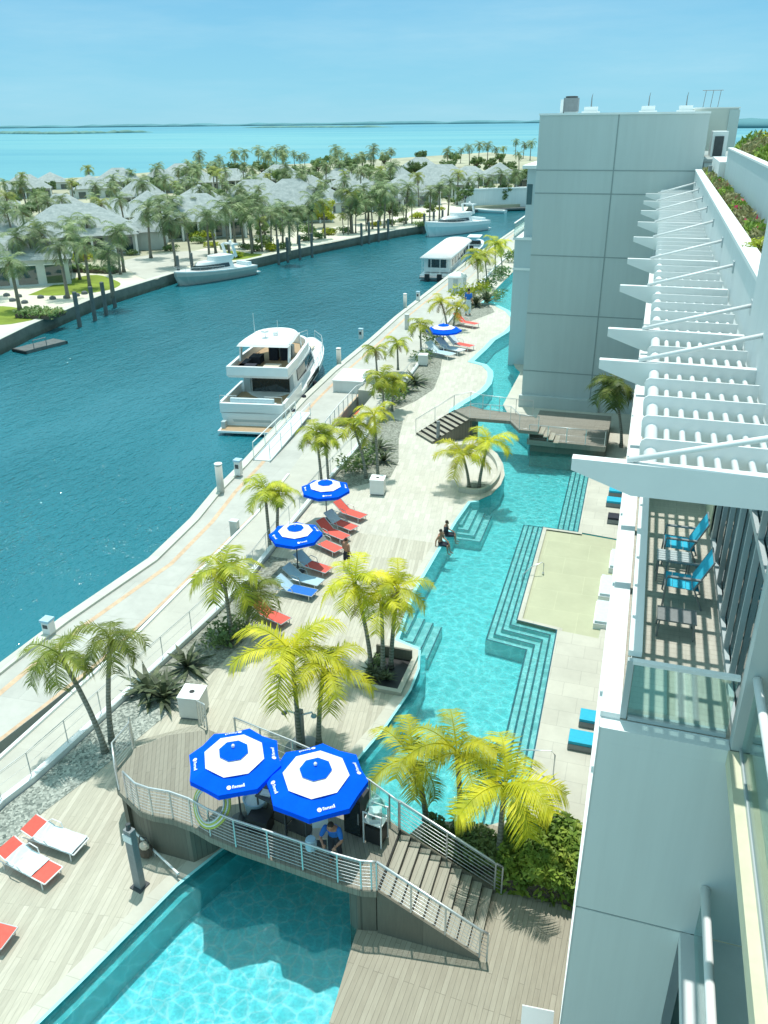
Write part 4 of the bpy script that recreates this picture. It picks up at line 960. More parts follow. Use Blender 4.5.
# leaf clouds for shrubs, hedges and broad trees
def leaves(mb, r, c, rad, n, s, flat=.8):
    for _ in range(n):
        d = Vector((r.gauss(0, 1), r.gauss(0, 1), r.gauss(0, 1)*flat)); d.normalize()
        q = r.uniform(.55, 1.05); p = Vector(c)+Vector((d.x*rad[0], d.y*rad[1], d.z*rad[2]))*q
        if p.z < .02: p.z = r.uniform(.02, .15)
        t = Vector((r.uniform(-1, 1), r.uniform(-1, 1), r.uniform(-.6, .8))).normalized(); b = t.cross(d)
        if b.length < .1: continue
        b.normalize(); k = s*r.uniform(.6, 1.4)
        mb.add([p-t*k, p+b*k*.42, p+t*k, p-b*k*.42], [(0, 1, 2, 3)])
def shrubmesh(name, m, seed, rad=(.6, .6, .5), n=260, s=.09, lumps=5):
    r = random.Random(seed); mb = MB()
    for k in range(lumps):
        c = (r.uniform(-.5, .5)*rad[0]*1.5, r.uniform(-.5, .5)*rad[1]*1.5, rad[2]*r.uniform(.6, 1.1))
        leaves(mb, r, c, tuple(v*r.uniform(.6, .9) for v in rad), n//lumps, s)
    return mb.mesh(name, M[m])
def spikymesh(seed, m='spiky', n=26, L=.8, w=.07):
    r = random.Random(seed); mb = MB()
    for k in range(n):
        az = k*2.4+r.uniform(-.3, .3); el = r.uniform(.15, 1.35); l = L*r.uniform(.7, 1.15)
        a = Vector((math.cos(az)*math.cos(el), math.sin(az)*math.cos(el), math.sin(el))); sd = Vector((-math.sin(az), math.cos(az), 0))*w
        mid = a*l*.55; tip = a*l+Vector((math.cos(az), math.sin(az), -.9))*l*.22
        mb.add([Vector((0, 0, .05))-sd*.5, Vector((0, 0, .05))+sd*.5, mid+sd, tip, mid-sd], [(0, 1, 2, 4), (4, 2, 3)])
    return mb.mesh('leaf_rosette', M[m])
SHR = [shrubmesh('leaf_mass', 'bush', 40+k) for k in range(3)]; SPK = [spikymesh(50+k) for k in range(3)]
SHL = [shrubmesh('leaf_mass', 'lime', 45+k) for k in range(2)]
def plant(x, y, me, label, s=1, z=.0, group=None, cat='shrub', name='shrub'):
    o = link(name, me); o.location = (x, y, z); o.rotation_euler = (0, 0, rnd.uniform(0, 6)); o.scale = (s, s, s*rnd.uniform(.8, 1.1))
    return tag(o, label, cat, group)
for (p, me, s, lab) in (
   ((-16.56, 21.74), SPK[0], 1.67, 'dark spiky plant beside the near palms, leftmost of the spiky row'), ((-15.74, 21.47), SPK[1], 1.45, 'dark spiky plant in front of its row, left of the white bin'), ((-15.96, 23.54), SPK[2], 1.52, 'dark spiky plant behind the near white bin'),
   ((-15.28, 25.82), SHR[0], 1.3, 'green leafy shrub under the broad palm beside the kerb'), ((-15.53, 25.13), SHR[1], 1.0, 'low grey green shrub left of the broad palm'), ((-15.20, 26.80), SHR[2], 1.0, 'dark shrub under the drooping palm'),
   ((-16.57, 45.16), SHR[0], 1.6, 'leafy shrub at the foot of the middle palms, left side'), ((-16.02, 46.73), SHR[1], 1.7, 'leafy shrub at the foot of the middle palms, right side'), ((-15.92, 49.00), SPK[0], 1.6, 'spiky dark plant above the white bin in the middle bed'), ((-14.89, 47.05), SPK[1], 1.3, 'spiky plant at the deck edge of the middle bed'),
   ((-17.89, 59.32), SHR[2], 2.0, 'leafy shrub in the curved bed, nearest the terrace'), ((-17.86, 62.08), SPK[2], 2.0, 'spiky plant in the curved bed'), ((-17.67, 64.48), SPK[0], 2.0, 'spiky plant furthest right in the curved bed'), ((-18.89, 60.95), SHR[1], 2.0, 'leafy shrub by the kerb in the curved bed'),
   ((-18.65, 71.47), SHR[0], 1.6, 'shrub beside the small white bin'), ((-19.51, 77.81), SHR[1], 1.8, 'shrub under the furthest blue umbrella'),
   ((-21.14, 100.78), SHL[0], 2.6, 'yellow leafy shrub in the far bed, left one'), ((-19.73, 103.13), SHL[1], 2.4, 'yellow leafy shrub in the far bed, right one'), ((-18.05, 99.04), SPK[1], 2.6, 'dark spiky plant at the point of the far bed'), ((-19.10, 97.54), SPK[2], 2.5, 'dark spiky plant behind the far loungers'), ((-17.56, 101.71), SHR[2], 2.2, 'grey shrub at the pool edge of the far bed'),
   ((-19.39, 108.10), SHR[0], 2.2, 'grey green shrub along the far pool, first'), ((-19.57, 116.60), SHR[1], 2.4, 'grey green shrub along the far pool, second'),
   ((-8.55, 25.26), SPK[0], .75, 'dark low plant in the sunken deck planter, left'), ((-7.95, 25.10), SPK[1], .7, 'dark low plant in the sunken deck planter, right'), ((-8.58, 26.02), SHR[2], .6, 'low shrub at the back of the sunken deck planter'),
   ((-20.44, 132.19), SHR[2], 2.6, 'shrub furthest along the far pool beside the tower wing')):
    plant(p[0], p[1], me, lab, s, group='shrubs in the deck beds')
# hedge under the three palms
def hedge(name, label, x0, y0, x1, y1, h, n, m='hedge', s=.11):
    r = random.Random(n); mb = MB(); mb.mat(0)
    for _ in range(n):
        p = Vector((r.uniform(x0, x1), r.uniform(y0, y1), 0)); p.z = h*(.2+.8*abs(math.sin(p.x*2.1+p.y*1.3))**.3)*r.uniform(.55, 1.05)
        if r.random() < .3: p.z *= r.random()
        t = Vector((r.uniform(-1, 1), r.uniform(-1, 1), r.uniform(-.5, .9))).normalized(); b = t.cross(Vector((r.uniform(-1, 1), r.uniform(-1, 1), 1)).normalized()).normalized()
        k = s*r.uniform(.6, 1.4); mb.add([p-t*k, p+b*k*.45, p+t*k, p-b*k*.45], [(0, 1, 2, 3)])
    mb.mat(1); mb.box(x0+.15, y0+.15, 0, x1-.15, y1-.15, h*.45)
    return tag(mb.obj(name, [M[m], M['bark']]), label, 'hedge')
hedge('hedge', 'glossy green hedge at the foot of the bridge stair below the golden palms', -2.05, 16.55, .22, 19.0, 1.2, 7500)
hedge('hedge', 'small pale green shrub border behind the top of the bridge stair', -4.4, 16.95, -2.1, 18.3, .8, 2200, 'bush', .09)
# sunken planter box, round island kerb
pb = thing('deck_planter', 'square sunken planter with a dark lining between the deck and the pool', 'planter', (-8.1, 25.6, 0))
MB().box(-.95, -1.3, .0, -.75, 1.3, .16).box(-.75, -1.3, 0, 1.0, -1.1, .16).box(-.75, 1.1, 0, 1.0, 1.3, .16).box(.8, -1.1, 0, 1.0, 1.1, .16).obj('kerb', M['stone'], pb)
MB().box(-.75, -1.1, 0, .8, 1.1, .03).obj('soil', M['black'], pb)
MB().box(-.74, 1.0, .03, .79, 1.09, .5).obj('back_board', M['skirt'], pb)
ip = thing('island_planter', 'curved white edged planter on the round pool island', 'planter', (-8.4, 46.5, 0))
pts_ = smooth_line([(-10.9, 49.0), (-11.4, 49.6), (-11.3, 50.5), (-10.6, 51.1), (-9.5, 51.2), (-8.4, 50.2), (-7.6, 48.6), (-7.2, 47), (-7.2, 45.6), (-7.45, 44.3), (-8.0, 43.6), (-9.2, 43.7)], 2)
m_ = MB().ribsolid([(x+8.4, y-46.5) for x, y in pts_], [(x+8.4, y-46.5) for x, y in offset(pts_, -.2)], .0, .3); m_.obj('kerb', M['stone'], ip)
MB().sheet([(-.5, -2.2), (.6, -2.2), (.7, -1.2), (-.5, -1.2)], .02).obj('soil', M['soil'], ip)
# roof planting along the hotel
r = random.Random(9); mb = MB()
for _ in range(9000):
    y = r.uniform(18.8, 60.5); x = r.uniform(FX+.5, 3.2)
    h = .32*(.5+.9*abs(math.sin(y*1.7+x*3)))
    p = Vector((x, y, 16.78+r.random()*h)); t = Vector((r.uniform(-1, 1), r.uniform(-1, 1), r.uniform(0, 1.4))).normalized(); b = t.cross(Vector((r.uniform(-1, 1), r.uniform(-1, 1), .3))).normalized(); k = .11*r.uniform(.6, 1.5)
    mb.mat(2 if r.random() < .025 and 26 < y < 48 else (1 if math.sin(y*.9+2)+r.random() > 1.0 else 0))
    mb.add([p-t*k, p+b*k*.4, p+t*k, p-b*k*.4], [(0, 1, 2, 3)])
o = mb.obj('roof_groundcover', [M['drygrass'], M['hedge'], M['pink']]); o['kind'] = 'stuff'
mb = MB()
for _ in range(5200):
    y = r.uniform(19, 50); x = 3.6+abs(r.gauss(0, 1.0))
    p = Vector((x, y, 18.5+r.random()*.75*(.4+.8*abs(math.sin(y*.8)))*min(1, .35+(x-3.6)))); t = Vector((r.uniform(-1, 1), r.uniform(-1, 1), r.uniform(0, 1.2))).normalized(); b = t.cross(Vector((r.uniform(-1, 1), r.uniform(-1, 1), .3))).normalized(); k = .14*r.uniform(.6, 1.5)
    mb.mat(0 if math.sin(y*.45+1)+r.random()*.8 > .6 else 1); mb.add([p-t*k, p+b*k*.4, p+t*k, p-b*k*.4], [(0, 1, 2, 3)])
o = mb.obj('roof_groundcover', [M['drygrass'], M['hedge']]); o['kind'] = 'stuff'
BIG = [shrubmesh('leaf_mass', 'lime', 70, (1.1, 1.1, .95), 1500, .14, 9), shrubmesh('leaf_mass', 'hedge', 71, (1.0, 1.0, .9), 1400, .14, 9)]
plant(4.7, 30.5, BIG[0], 'large yellow green bush on the upper roof garden at the right edge', .85, 18.4)
plant(5.2, 35, BIG[1], 'dark green bush on the upper roof garden behind the yellow one', 1.0, 18.4)
plant(5.3, 42, BIG[0], 'bush furthest along the upper roof garden', .9, 18.4)
for k, (x, y) in enumerate(((4.1, 31.6), (4.25, 33.4), (4.0, 29.6))):
    tag(MB().tube([(x, y, 18.4), (x+.5, y-.5, 19.3)], .03, 6).obj('tree_stake', M['cream']), ['pale timber stake slanting in the roof garden, middle of three', 'pale timber stake slanting in the roof garden, furthest of three', 'pale timber stake slanting in the roof garden, nearest of three'][k], 'stake', 'slanting stakes in the roof garden')
b_ = plant(2.75, 23.6, BIG[0], 'yellow green bush at the near end of the roof planter strip', .33, 16.75)

# ------------------------------------------------------------------ villas and greenery across the canal
def hip(mb, x0, y0, x1, y1, z0, z1, eave=.7):
    x0 -= eave; x1 += eave; y0 -= eave; y1 += eave; w, l = x1-x0, y1-y0
    if w >= l: a, b = (x0+l/2*.85, (y0+y1)/2, z1), (x1-l/2*.85, (y0+y1)/2, z1)
    else: a, b = ((x0+x1)/2, y0+w/2*.85, z1), ((x0+x1)/2, y1-w/2*.85, z1)
    vs = [(x0, y0, z0), (x1, y0, z0), (x1, y1, z0), (x0, y1, z0), a, b]
    fs = [(0, 1, 5, 4), (2, 3, 4, 5), (3, 0, 4), (1, 2, 5)] if w >= l else [(0, 1, 4), (1, 2, 5, 4), (2, 3, 5), (3, 0, 4, 5)]
    mb.add(vs, fs+[(3, 2, 1, 0)]); return mb
def villa(loc, rz, label, w=17, l=13, h=3.7, rh=4.2, group=None, porch=True, wing=None):
    t = thing('villa', label, 'villa', loc, rz, group)
    mb = MB().box(-w/2, -l/2, 0, w/2, l/2, h)
    if wing: mb.box(*wing[:2], 0, *wing[2:4], h*.85)
    mb.obj('wall', M['shed'], t)
    rf = MB(); hip(rf, -w/2, -l/2, w/2, l/2, h, h+rh)
    if wing: hip(rf, *wing[:4], h*.85, h*.85+rh*.6)
    rf.obj('roof', M['roof'], t)
    for k in range(4):
        x = -w/2+w*(k+.5)/4
        f = MB().box(x-w*.085, -l/2-.05, .3, x+w*.085, -l/2-.01, 2.8).obj('window', M['winglass'], t)
        MB().box(x-w*.085-.1, -l/2-.09, 2.8, x+w*.085+.1, -l/2-.012, 2.95).obj('frame', M['white'], f)
    for k in range(3):
        y = -l/2+l*(k+.5)/3
        MB().box(w/2+.01, y-l*.09, .3, w/2+.05, y+l*.09, 2.8).obj('window', M['winglass'], t)
        MB().box(-w/2-.05, y-l*.09, .3, -w/2-.01, y+l*.09, 2.8).obj('window', M['winglass'], t)
    if porch:
        for k in range(6):
            x = -w/2+.3+(w-.6)*k/5
            MB().box(x-.18, -l/2-2.4, 0, x+.18, -l/2-2.05, h-.25).obj('column', M['white'], t)
        pr_ = MB(); hip(pr_, -w/2, -l/2-2.6, w/2, -l/2+.2, h-.25, h+.9, .3); pr_.obj('porch_roof', M['roof'], t)
    return t
GV = 'grey roofed villas across the canal'
def vz(p, z=-.55): return (p[0], p[1], z)
v1 = villa(vz((-99, 131)), R(38), 'large hip-roofed villa behind the lawn, with a columned porch facing the canal', 19, 15, 3.7, 4.3, GV, True, (8, -5, 15, 4))
v2 = villa(vz((-88, 101)), R(35), 'low villa wing at the left edge of the photo beside the lawn', 15, 11, 3.6, 3.2, GV, False)
v3 = villa(vz((-89, 157)), R(38), 'villa with a dark porch right of the tall coconut palm behind the white cruiser', 16, 14, 3.7, 4.2, GV)
v4 = villa(vz((-64, 262)), R(24), 'villa with white columns behind the furthest cruiser', 20, 15, 3.8, 5.0, GV)
base = villa(vz((-81, 187)), R(36), 'small hip-roofed villa behind the sandy bank in the middle of the far shore', 15, 13, 4, 5, GV)
FV = 'grey hip roofs of villas crowded among the palms across the canal'
for (px, h) in (((-81.82, 185.58), 30), ((-79.54, 208.20), 24), ((-71.11, 216.77), 28), ((-101.90, 245.95), 20), ((-105.22, 215.08), 33), ((-86.13, 159.24), 38), ((-109.95, 196.23), 40), ((-112.94, 177.07), 35), ((-115.45, 165.71), 40), ((-142.38, 184.03), 38), ((-192.73, 233.18), 44), ((-208.25, 265.52), 40), ((-170.75, 236.27), 44), ((-182.23, 268.66), 38), ((-159.76, 259.37), 30), ((-153.35, 272.14), 30), ((-146.48, 285.80), 30), ((-128.66, 287.81), 26), ((-111.70, 303.32), 24), ((-87.48, 292.46), 24), ((-72.29, 281.91), 20), ((-64.44, 308.26), 18), ((-66.86, 233.10), 22), ((-118.52, 137.98), 40), ((-90.93, 257.46), 24), ((-115.22, 244.07), 28), ((-56.40, 323.35), 15), ((-138.45, 213.81), 38), ((-165.39, 186.78), 40), ((-99.87, 371.74), 20), ((-182.31, 311.34), 34)):
    s = .82 if px[1] < 200 else (.95 if px[1] < 400 else 1.15)
    dup(base, vz(px), R(h+rnd.choice((0, 0, 90, 12))), FV, FV, s*rnd.uniform(.78, 1.08)).scale.z *= rnd.uniform(.72, .92)
dk = villa((-33.5, 300, -.55), R(5), 'low wide grey roofed pavilion far off beside the tower edge', 26, 14, 4, 3.2, None, False)
dw = thing('dock_wall', 'pale curving concrete bulkhead closing off the end of the canal', 'bulkhead', (-40, 226, 0))
BW = [(-49, 228), (-44, 232), (-38, 236), (-31, 240), (-26, 240)]
MB().ribsolid([(x+40, y-226) for x, y in BW], [(x+40, y-226) for x, y in offset(BW, 6)], -3, 3.4).obj('wall', M['offwhite'], dw)
MB().ribsolid([(x+40, y-226) for x, y in offset(BW, -.2)], [(x+40, y-226) for x, y in offset(BW, .6)], 3.4, 3.7).obj('coping', M['cap'], dw)
MB().ribsolid([(x+40, y-226) for x, y in offset(BW, -3)], [(x+40, y-226) for x, y in offset(BW, -.05)], -1.7, -1.3).obj('landing_stage', M['pile'], dw)
# coconut palms: a few that stand out, then the rest
FARF = [(68,298,58,247), (90,288,84,246), (113,298,108,253), (124,272,120,232), (151,258,147,208), (20,310,10,262), (46,282,38,232), (306,240,301,212), (256,252,262,214), (326,238,322,212)]
FARL = [(-72.35, 91.52, 6.43, -0.17), (-73.93, 98.50, 5.62, 0.13), (-66.52, 93.03, 5.69, 0.27), (-77.07, 111.55, 5.89, 0.30), (-80.89, 125.36, 8.01, 0.46), (-73.31, 83.42, 5.72, -0.06), (-83.19, 101.02, 6.92, 0.20), (-58.59, 133.10, 5.51, 0.17), (-72.21, 132.23, 5.93, -0.69), (-75.54, 146.14, 7.32, 0.10)]
LBL = ['coconut palm on the lawn edge, in front of the columned villa porch', 'coconut palm on the lawn just right of the columned porch', 'slim coconut palm beside the sea wall at the right end of the lawn', 'coconut palm in a round kerbed bed on the sandy drive', 'tallest coconut palm on the near shore, at the right corner of the columned villa', 'small coconut palm at the left edge of the photo beside the round hedge', 'bushy coconut palm covering the left corner of the columned villa', 'coconut palm on the sandy bank above the row of dark piles', 'coconut palm behind the bow of the white cruiser', 'dark coconut palm standing between two villa roofs behind the white cruiser']
for i, (q, lab) in enumerate(zip(FARL, LBL)):
    palm(q[0], q[1], q[2], q[3], 'far', lab, 'coconut palms across the canal', -.5, .2, i, 1.0 if q[2] > 6.5 else .75, 'trunkdark')
proto = [palm(-300-6*k, 150, 8.2, .5*(-1)**k, 'far' if k < 5 else 'fary', 'coconut palm crowded among the grey villa roofs across the canal', 'coconut palms among the villas', -.55, .2, k, 1.0, 'trunkdark') for k in range(6)]
spots = [(-143.68, 215.18), (-158.24, 254.51), (-123.87, 203.47), (-118.21, 199.86), (-142.77, 253.38), (-135.05, 250.10), (-111.92, 140.10), (-108.94, 129.44), (-126.88, 175.34), (-97.47, 131.60), (-101.02, 142.06), (-89.61, 156.70), (-64.08, 115.17), (-101.49, 186.33), (-107.51, 205.61), (-124.78, 271.34), (-115.41, 262.51), (-109.92, 270.30), (-116.93, 312.43), (-52.84, 110.40), (-71.03, 140.77), (-66.58, 148.26), (-80.98, 189.33), (-62.79, 153.67), (-57.75, 162.13), (-46.76, 133.53), (-50.66, 177.40), (-63.50, 211.38), (-60.74, 225.17), (-47.08, 201.60), (-40.94, 195.19), (-37.38, 202.96), (-103.54, 469.89), (-94.69, 451.19), (-93.61, 469.20), (-88.70, 468.86), (-84.36, 468.56), (-80.06, 468.26), (-92.13, 584.05), (-78.91, 530.75), (-71.46, 507.47), (-35.31, 122.59), (-48.97, 149.19), (-52.70, 168.38), (-64.57, 191.73), (-75.76, 205.56), (-86.96, 222.01), (-101.45, 241.39), (-105.71, 219.75), (-94.18, 187.40), (-75.30, 159.14), (-118.87, 183.79), (-104.67, 154.13), (-125.35, 162.35), (-131.15, 161.41), (-129.45, 149.91), (-89.88, 117.96), (-84.36, 98.41), (-91.35, 151.16), (-73.88, 126.42), (-83.32, 134.27), (-67.25, 127.72), (-63.15, 128.52), (-56.92, 124.56), (-43.21, 118.01), (-53.64, 125.21), (-40.98, 127.75), (-42.99, 141.87), (-42.21, 164.78), (-42.89, 175.68), (-40.71, 146.39), (-83.40, 243.28), (-71.15, 223.92), (-91.97, 254.21), (-108.42, 279.94), (-131.28, 189.76), (-143.82, 225.64), (-137.28, 263.22), (-118.45, 239.62), (-103.94, 185.97), (-126.47, 217.25), (-41.89, 210.11), (-50.49, 226.41), (-39.64, 227.72), (-35.81, 228.18), (-88.81, 377.23), (-61.58, 403.30), (-79.86, 261.61), (-68.73, 244.81), (-107.20, 119.89), (-82.31, 89.41), (-98.95, 119.68), (-76.42, 109.64), (-70.16, 115.44), (-32.75, 196.39), (-54.11, 116.20), (-58.20, 117.93), (-51.61, 124.93), (-44.51, 123.65), (-46.04, 136.91)]
r5 = random.Random(21)
while len(spots) < 200:                                            # more palms wherever the villas leave room
    y = r5.uniform(95, 420); x = -r5.uniform(50, 190)
    if abs(x) > y*1.05 or abs(x) < y*.3: continue
    if min((x-a)**2+(y-b)**2 for a, b in spots) > 30: spots.append((x, y))
def on_land(x, y, m=4.0):
    e = FQ + [(-46, 214), (-49, 226), (-36, 236), (-30, 250), (-20, 300)]
    if y < e[0][1] or y > 300: return True
    return x < atY(e, y)[0]-m
for i, (x, y) in enumerate(spots):
    p = proto[(i*5+i//3) % 6]; sc_ = rnd.uniform(.62, .98) if y < 330 else rnd.uniform(.8, 1.15)
    k = 1.0
    while not on_land(x*k, y*k): k += .02          # keep every trunk on the bank: further back, where the ground allows, with a shorter stem
    if k > 1: x, y = x*k, y*k; sc_ = max(.45, (20.55-12*k)/8.75)
    loc = (x, y, -.55)
    if i < 6: p = proto[i]; p.location = loc; p.scale = (sc_,)*3; p.rotation_euler = (0, 0, rnd.uniform(0, 6)); continue
    dup(p, loc, rnd.uniform(0, 6.28), None, None, sc_)
# broad-leaved trees and bushes
def broad(loc, label, s=1, m='bush', seed=1, group=None):
    t = thing('broadleaf_tree', label, 'tree', loc, group=group); t.scale = (s,)*3
    r = random.Random(seed); tk = MB(); tk.tube([(0, 0, 0), (.1, 0, 1.4), (.1, .1, 3)], [.28, .2, .14], 7)
    cm = MB()
    for k in range(16):
        c = (r.uniform(-2.3, 2.3), r.uniform(-2.3, 2.3), r.uniform(2.2, 5.6)); q = max(.35, 1-(abs(c[0])+abs(c[1]))/6)
        tk.tube([(.1, .1, 2.2), (c[0]*.5, c[1]*.5, c[2]*.75), c], [.1, .06, .02], 5)
        leaves(cm, r, c, (1.25*q+.3, 1.25*q+.3, 1.0*q+.2), 120, .32)
    tk.obj('trunk', M['bark'], t); cm.obj('crown', M[m], t); return t
bt = broad(vz((-60.54, 181.32)), 'dense dark green broad tree by the far bank, right of the palms', 1.25, 'bush', 2)
broad(vz((-67.37, 171.94)), 'yellow green broad tree on the far bank above the dark piles', .95, 'lime', 3)
FT = 'rounded green trees between the villa roofs across the canal'
KIDS.pop(bt.name, None)
for i, p in enumerate([(-73.25, 153.71), (-98.93, 148.09), (-96.14, 170.51), (-80.79, 157.50), (-114.95, 150.12), (-137.19, 165.14), (-120.56, 205.31), (-111.37, 206.97), (-100.83, 205.62), (-95.86, 227.29), (-57.55, 188.33), (-51.50, 201.26), (-48.84, 228.19), (-46.45, 251.19), (-107.69, 269.25), (-143.79, 227.05), (-172.57, 214.22), (-164.94, 193.96), (-93.08, 252.33), (-85.27, 272.53), (-57.08, 233.90), (-39.36, 236.92), (-43.58, 288.84), (-57.17, 351.01), (-69.65, 374.55), (-140.09, 254.42), (-119.11, 267.58), (-120.94, 163.15), (-134.96, 171.88), (-75.84, 179.20), (-71.94, 159.41), (-190.77, 227.86), (-193.83, 246.26), (-171.04, 231.05), (-168.21, 240.54), (-179.99, 269.67), (-156.30, 251.96), (-156.41, 272.99), (-159.67, 296.68), (-151.10, 297.77), (-153.34, 325.34), (-130.37, 300.42), (-135.98, 342.79), (-113.86, 315.65), (-109.09, 330.33), (-86.85, 293.96), (-83.76, 306.37), (-79.19, 333.70), (-77.43, 382.90), (-140.25, 397.59), (-131.36, 420.16), (-119.54, 444.91), (-159.31, 418.40), (-95.86, 422.39), (-78.15, 446.97)]):
    dup(bt, vz(p), rnd.uniform(0, 6), FT, FT, rnd.uniform(.42, .85) if p[1] < 260 else rnd.uniform(.9, 1.3))
FB = 'low bushes along the sandy far bank'
BMESH = [shrubmesh('leaf_mass', 'bush', 80+k, (1.3, 1.3, .9), 420, .24, 6) for k in range(2)]+[shrubmesh('leaf_mass', 'lime', 84, (1.3, 1.3, .9), 420, .24, 6)]
for i, p in enumerate([(-70.04, 139.27), (-66.94, 137.35), (-66.76, 129.89), (-68.75, 143.73), (-82.29, 144.95), (-86.11, 150.28), (-63.87, 152.23), (-62.35, 155.70), (-62.33, 162.27), (-60.50, 166.14), (-63.09, 140.91), (-64.14, 138.01), (-55.75, 182.35), (-54.28, 186.83), (-53.01, 195.93), (-48.23, 179.99), (-52.44, 233.65), (-52.63, 216.05), (-91.18, 114.91), (-90.33, 108.92), (-90.68, 119.46), (-82.14, 133.75), (-86.39, 127.63), (-77.26, 140.33), (-73.62, 138.43), (-66.33, 161.37), (-57.59, 177.95), (-88.75, 123.42)]):
    plant(p[0], p[1], BMESH[i % 3], FB, rnd.uniform(.7, 1.3), -.55, FB, 'bush', 'bush')
plant(*(-83.96, 149.18), BMESH[2], 'bright yellow flowering bush beside the dark porch of the villa', 1.5, -.5, None, 'bush', 'bush')
hedge('hedge', 'low round clipped hedge on the left lawn by the sea wall', *(lambda p: (p[0]-2.6, p[1]-1.6, p[0]+2.6, p[1]+1.6))((-68.38, 81.03)), .9, 900, 'bush', .25).location = (0, 0, -.5)
hedge('hedge', 'long low dark hedge in front of the columned villa porch', *(lambda p: (p[0]-6, p[1]-1.2, p[0]+6, p[1]+1.2))((-83.52, 110.60)), .9, 1300, 'bush', .25).location = (0, 0, -.5)
# timber piles along the far sea wall
pl = MB().tube([(0, 0, -2.5), (0, 0, 2.1)], .26, 8).ball((0, 0, 2.1), (.26, .26, .1), 8, 4).mesh('pile', M['pile'])
PG = 'dark mooring piles along the far sea wall'
for px in [(-65.0, 83.1), (-65.3, 86.6), (-65.8, 89.7), (-67.6, 94.3), (-68.2, 112.2), (-67.6, 115.3), (-61.2, 133.4), (-60.6, 136.0), (-59.7, 139.3), (-58.7, 142.6), (-55.0, 159.6), (-54.3, 162.2), (-53.3, 165.3), (-52.2, 168.4), (-47.6, 180), (-46.5, 184), (-45.5, 188)]:
    o = link('mooring_pile', pl); o.location = (px[0]+.3, px[1], 0); tag(o, 'dark timber mooring pile standing against the far sea wall', 'pile', PG)
fl = thing('floating_dock', 'small dark floating platform moored at the left edge of the far wall', 'float', (-62.6, 73.2, -2.0), R(75))
MB().box(-2.6, -1.1, -.1, 2.6, 1.1, .35).obj('deck', M['pile'], fl); MB().box(-2.7, -1.2, .05, -2.6, 1.2, .3).obj('fender', M['black'], fl); MB().box(2.6, -1.2, .05, 2.7, 1.2, .3).obj('fender', M['black'], fl)
MB().tube([(-1.4, -.9, .3), (-1.4, -.9, 1.2), (.2, -.9, 1.2), (.2, -.9, .3)], .05, 6).obj('ladder_rail', M['greymetal'], fl)
st_ = MB().lathe([(.45, 0), (.4, .3), (.15, .42)], (0, 0, 0), 8).mesh('rock', M['pile'])
for k in range(9):
    p = [(-81.42, 90.72), (-78.19, 88.00), (-79.33, 90.53), (-75.73, 87.27), (-75.97, 90.68), (-73.95, 90.49), (-72.59, 91.55), (-72.17, 93.10), (-72.02, 94.61)][k]
    o = link('border_rock', st_); o.location = (p[0], p[1], -.53); tag(o, 'small dark rock edging the path across the left lawn', 'rock', 'dark rocks edging the lawn path')

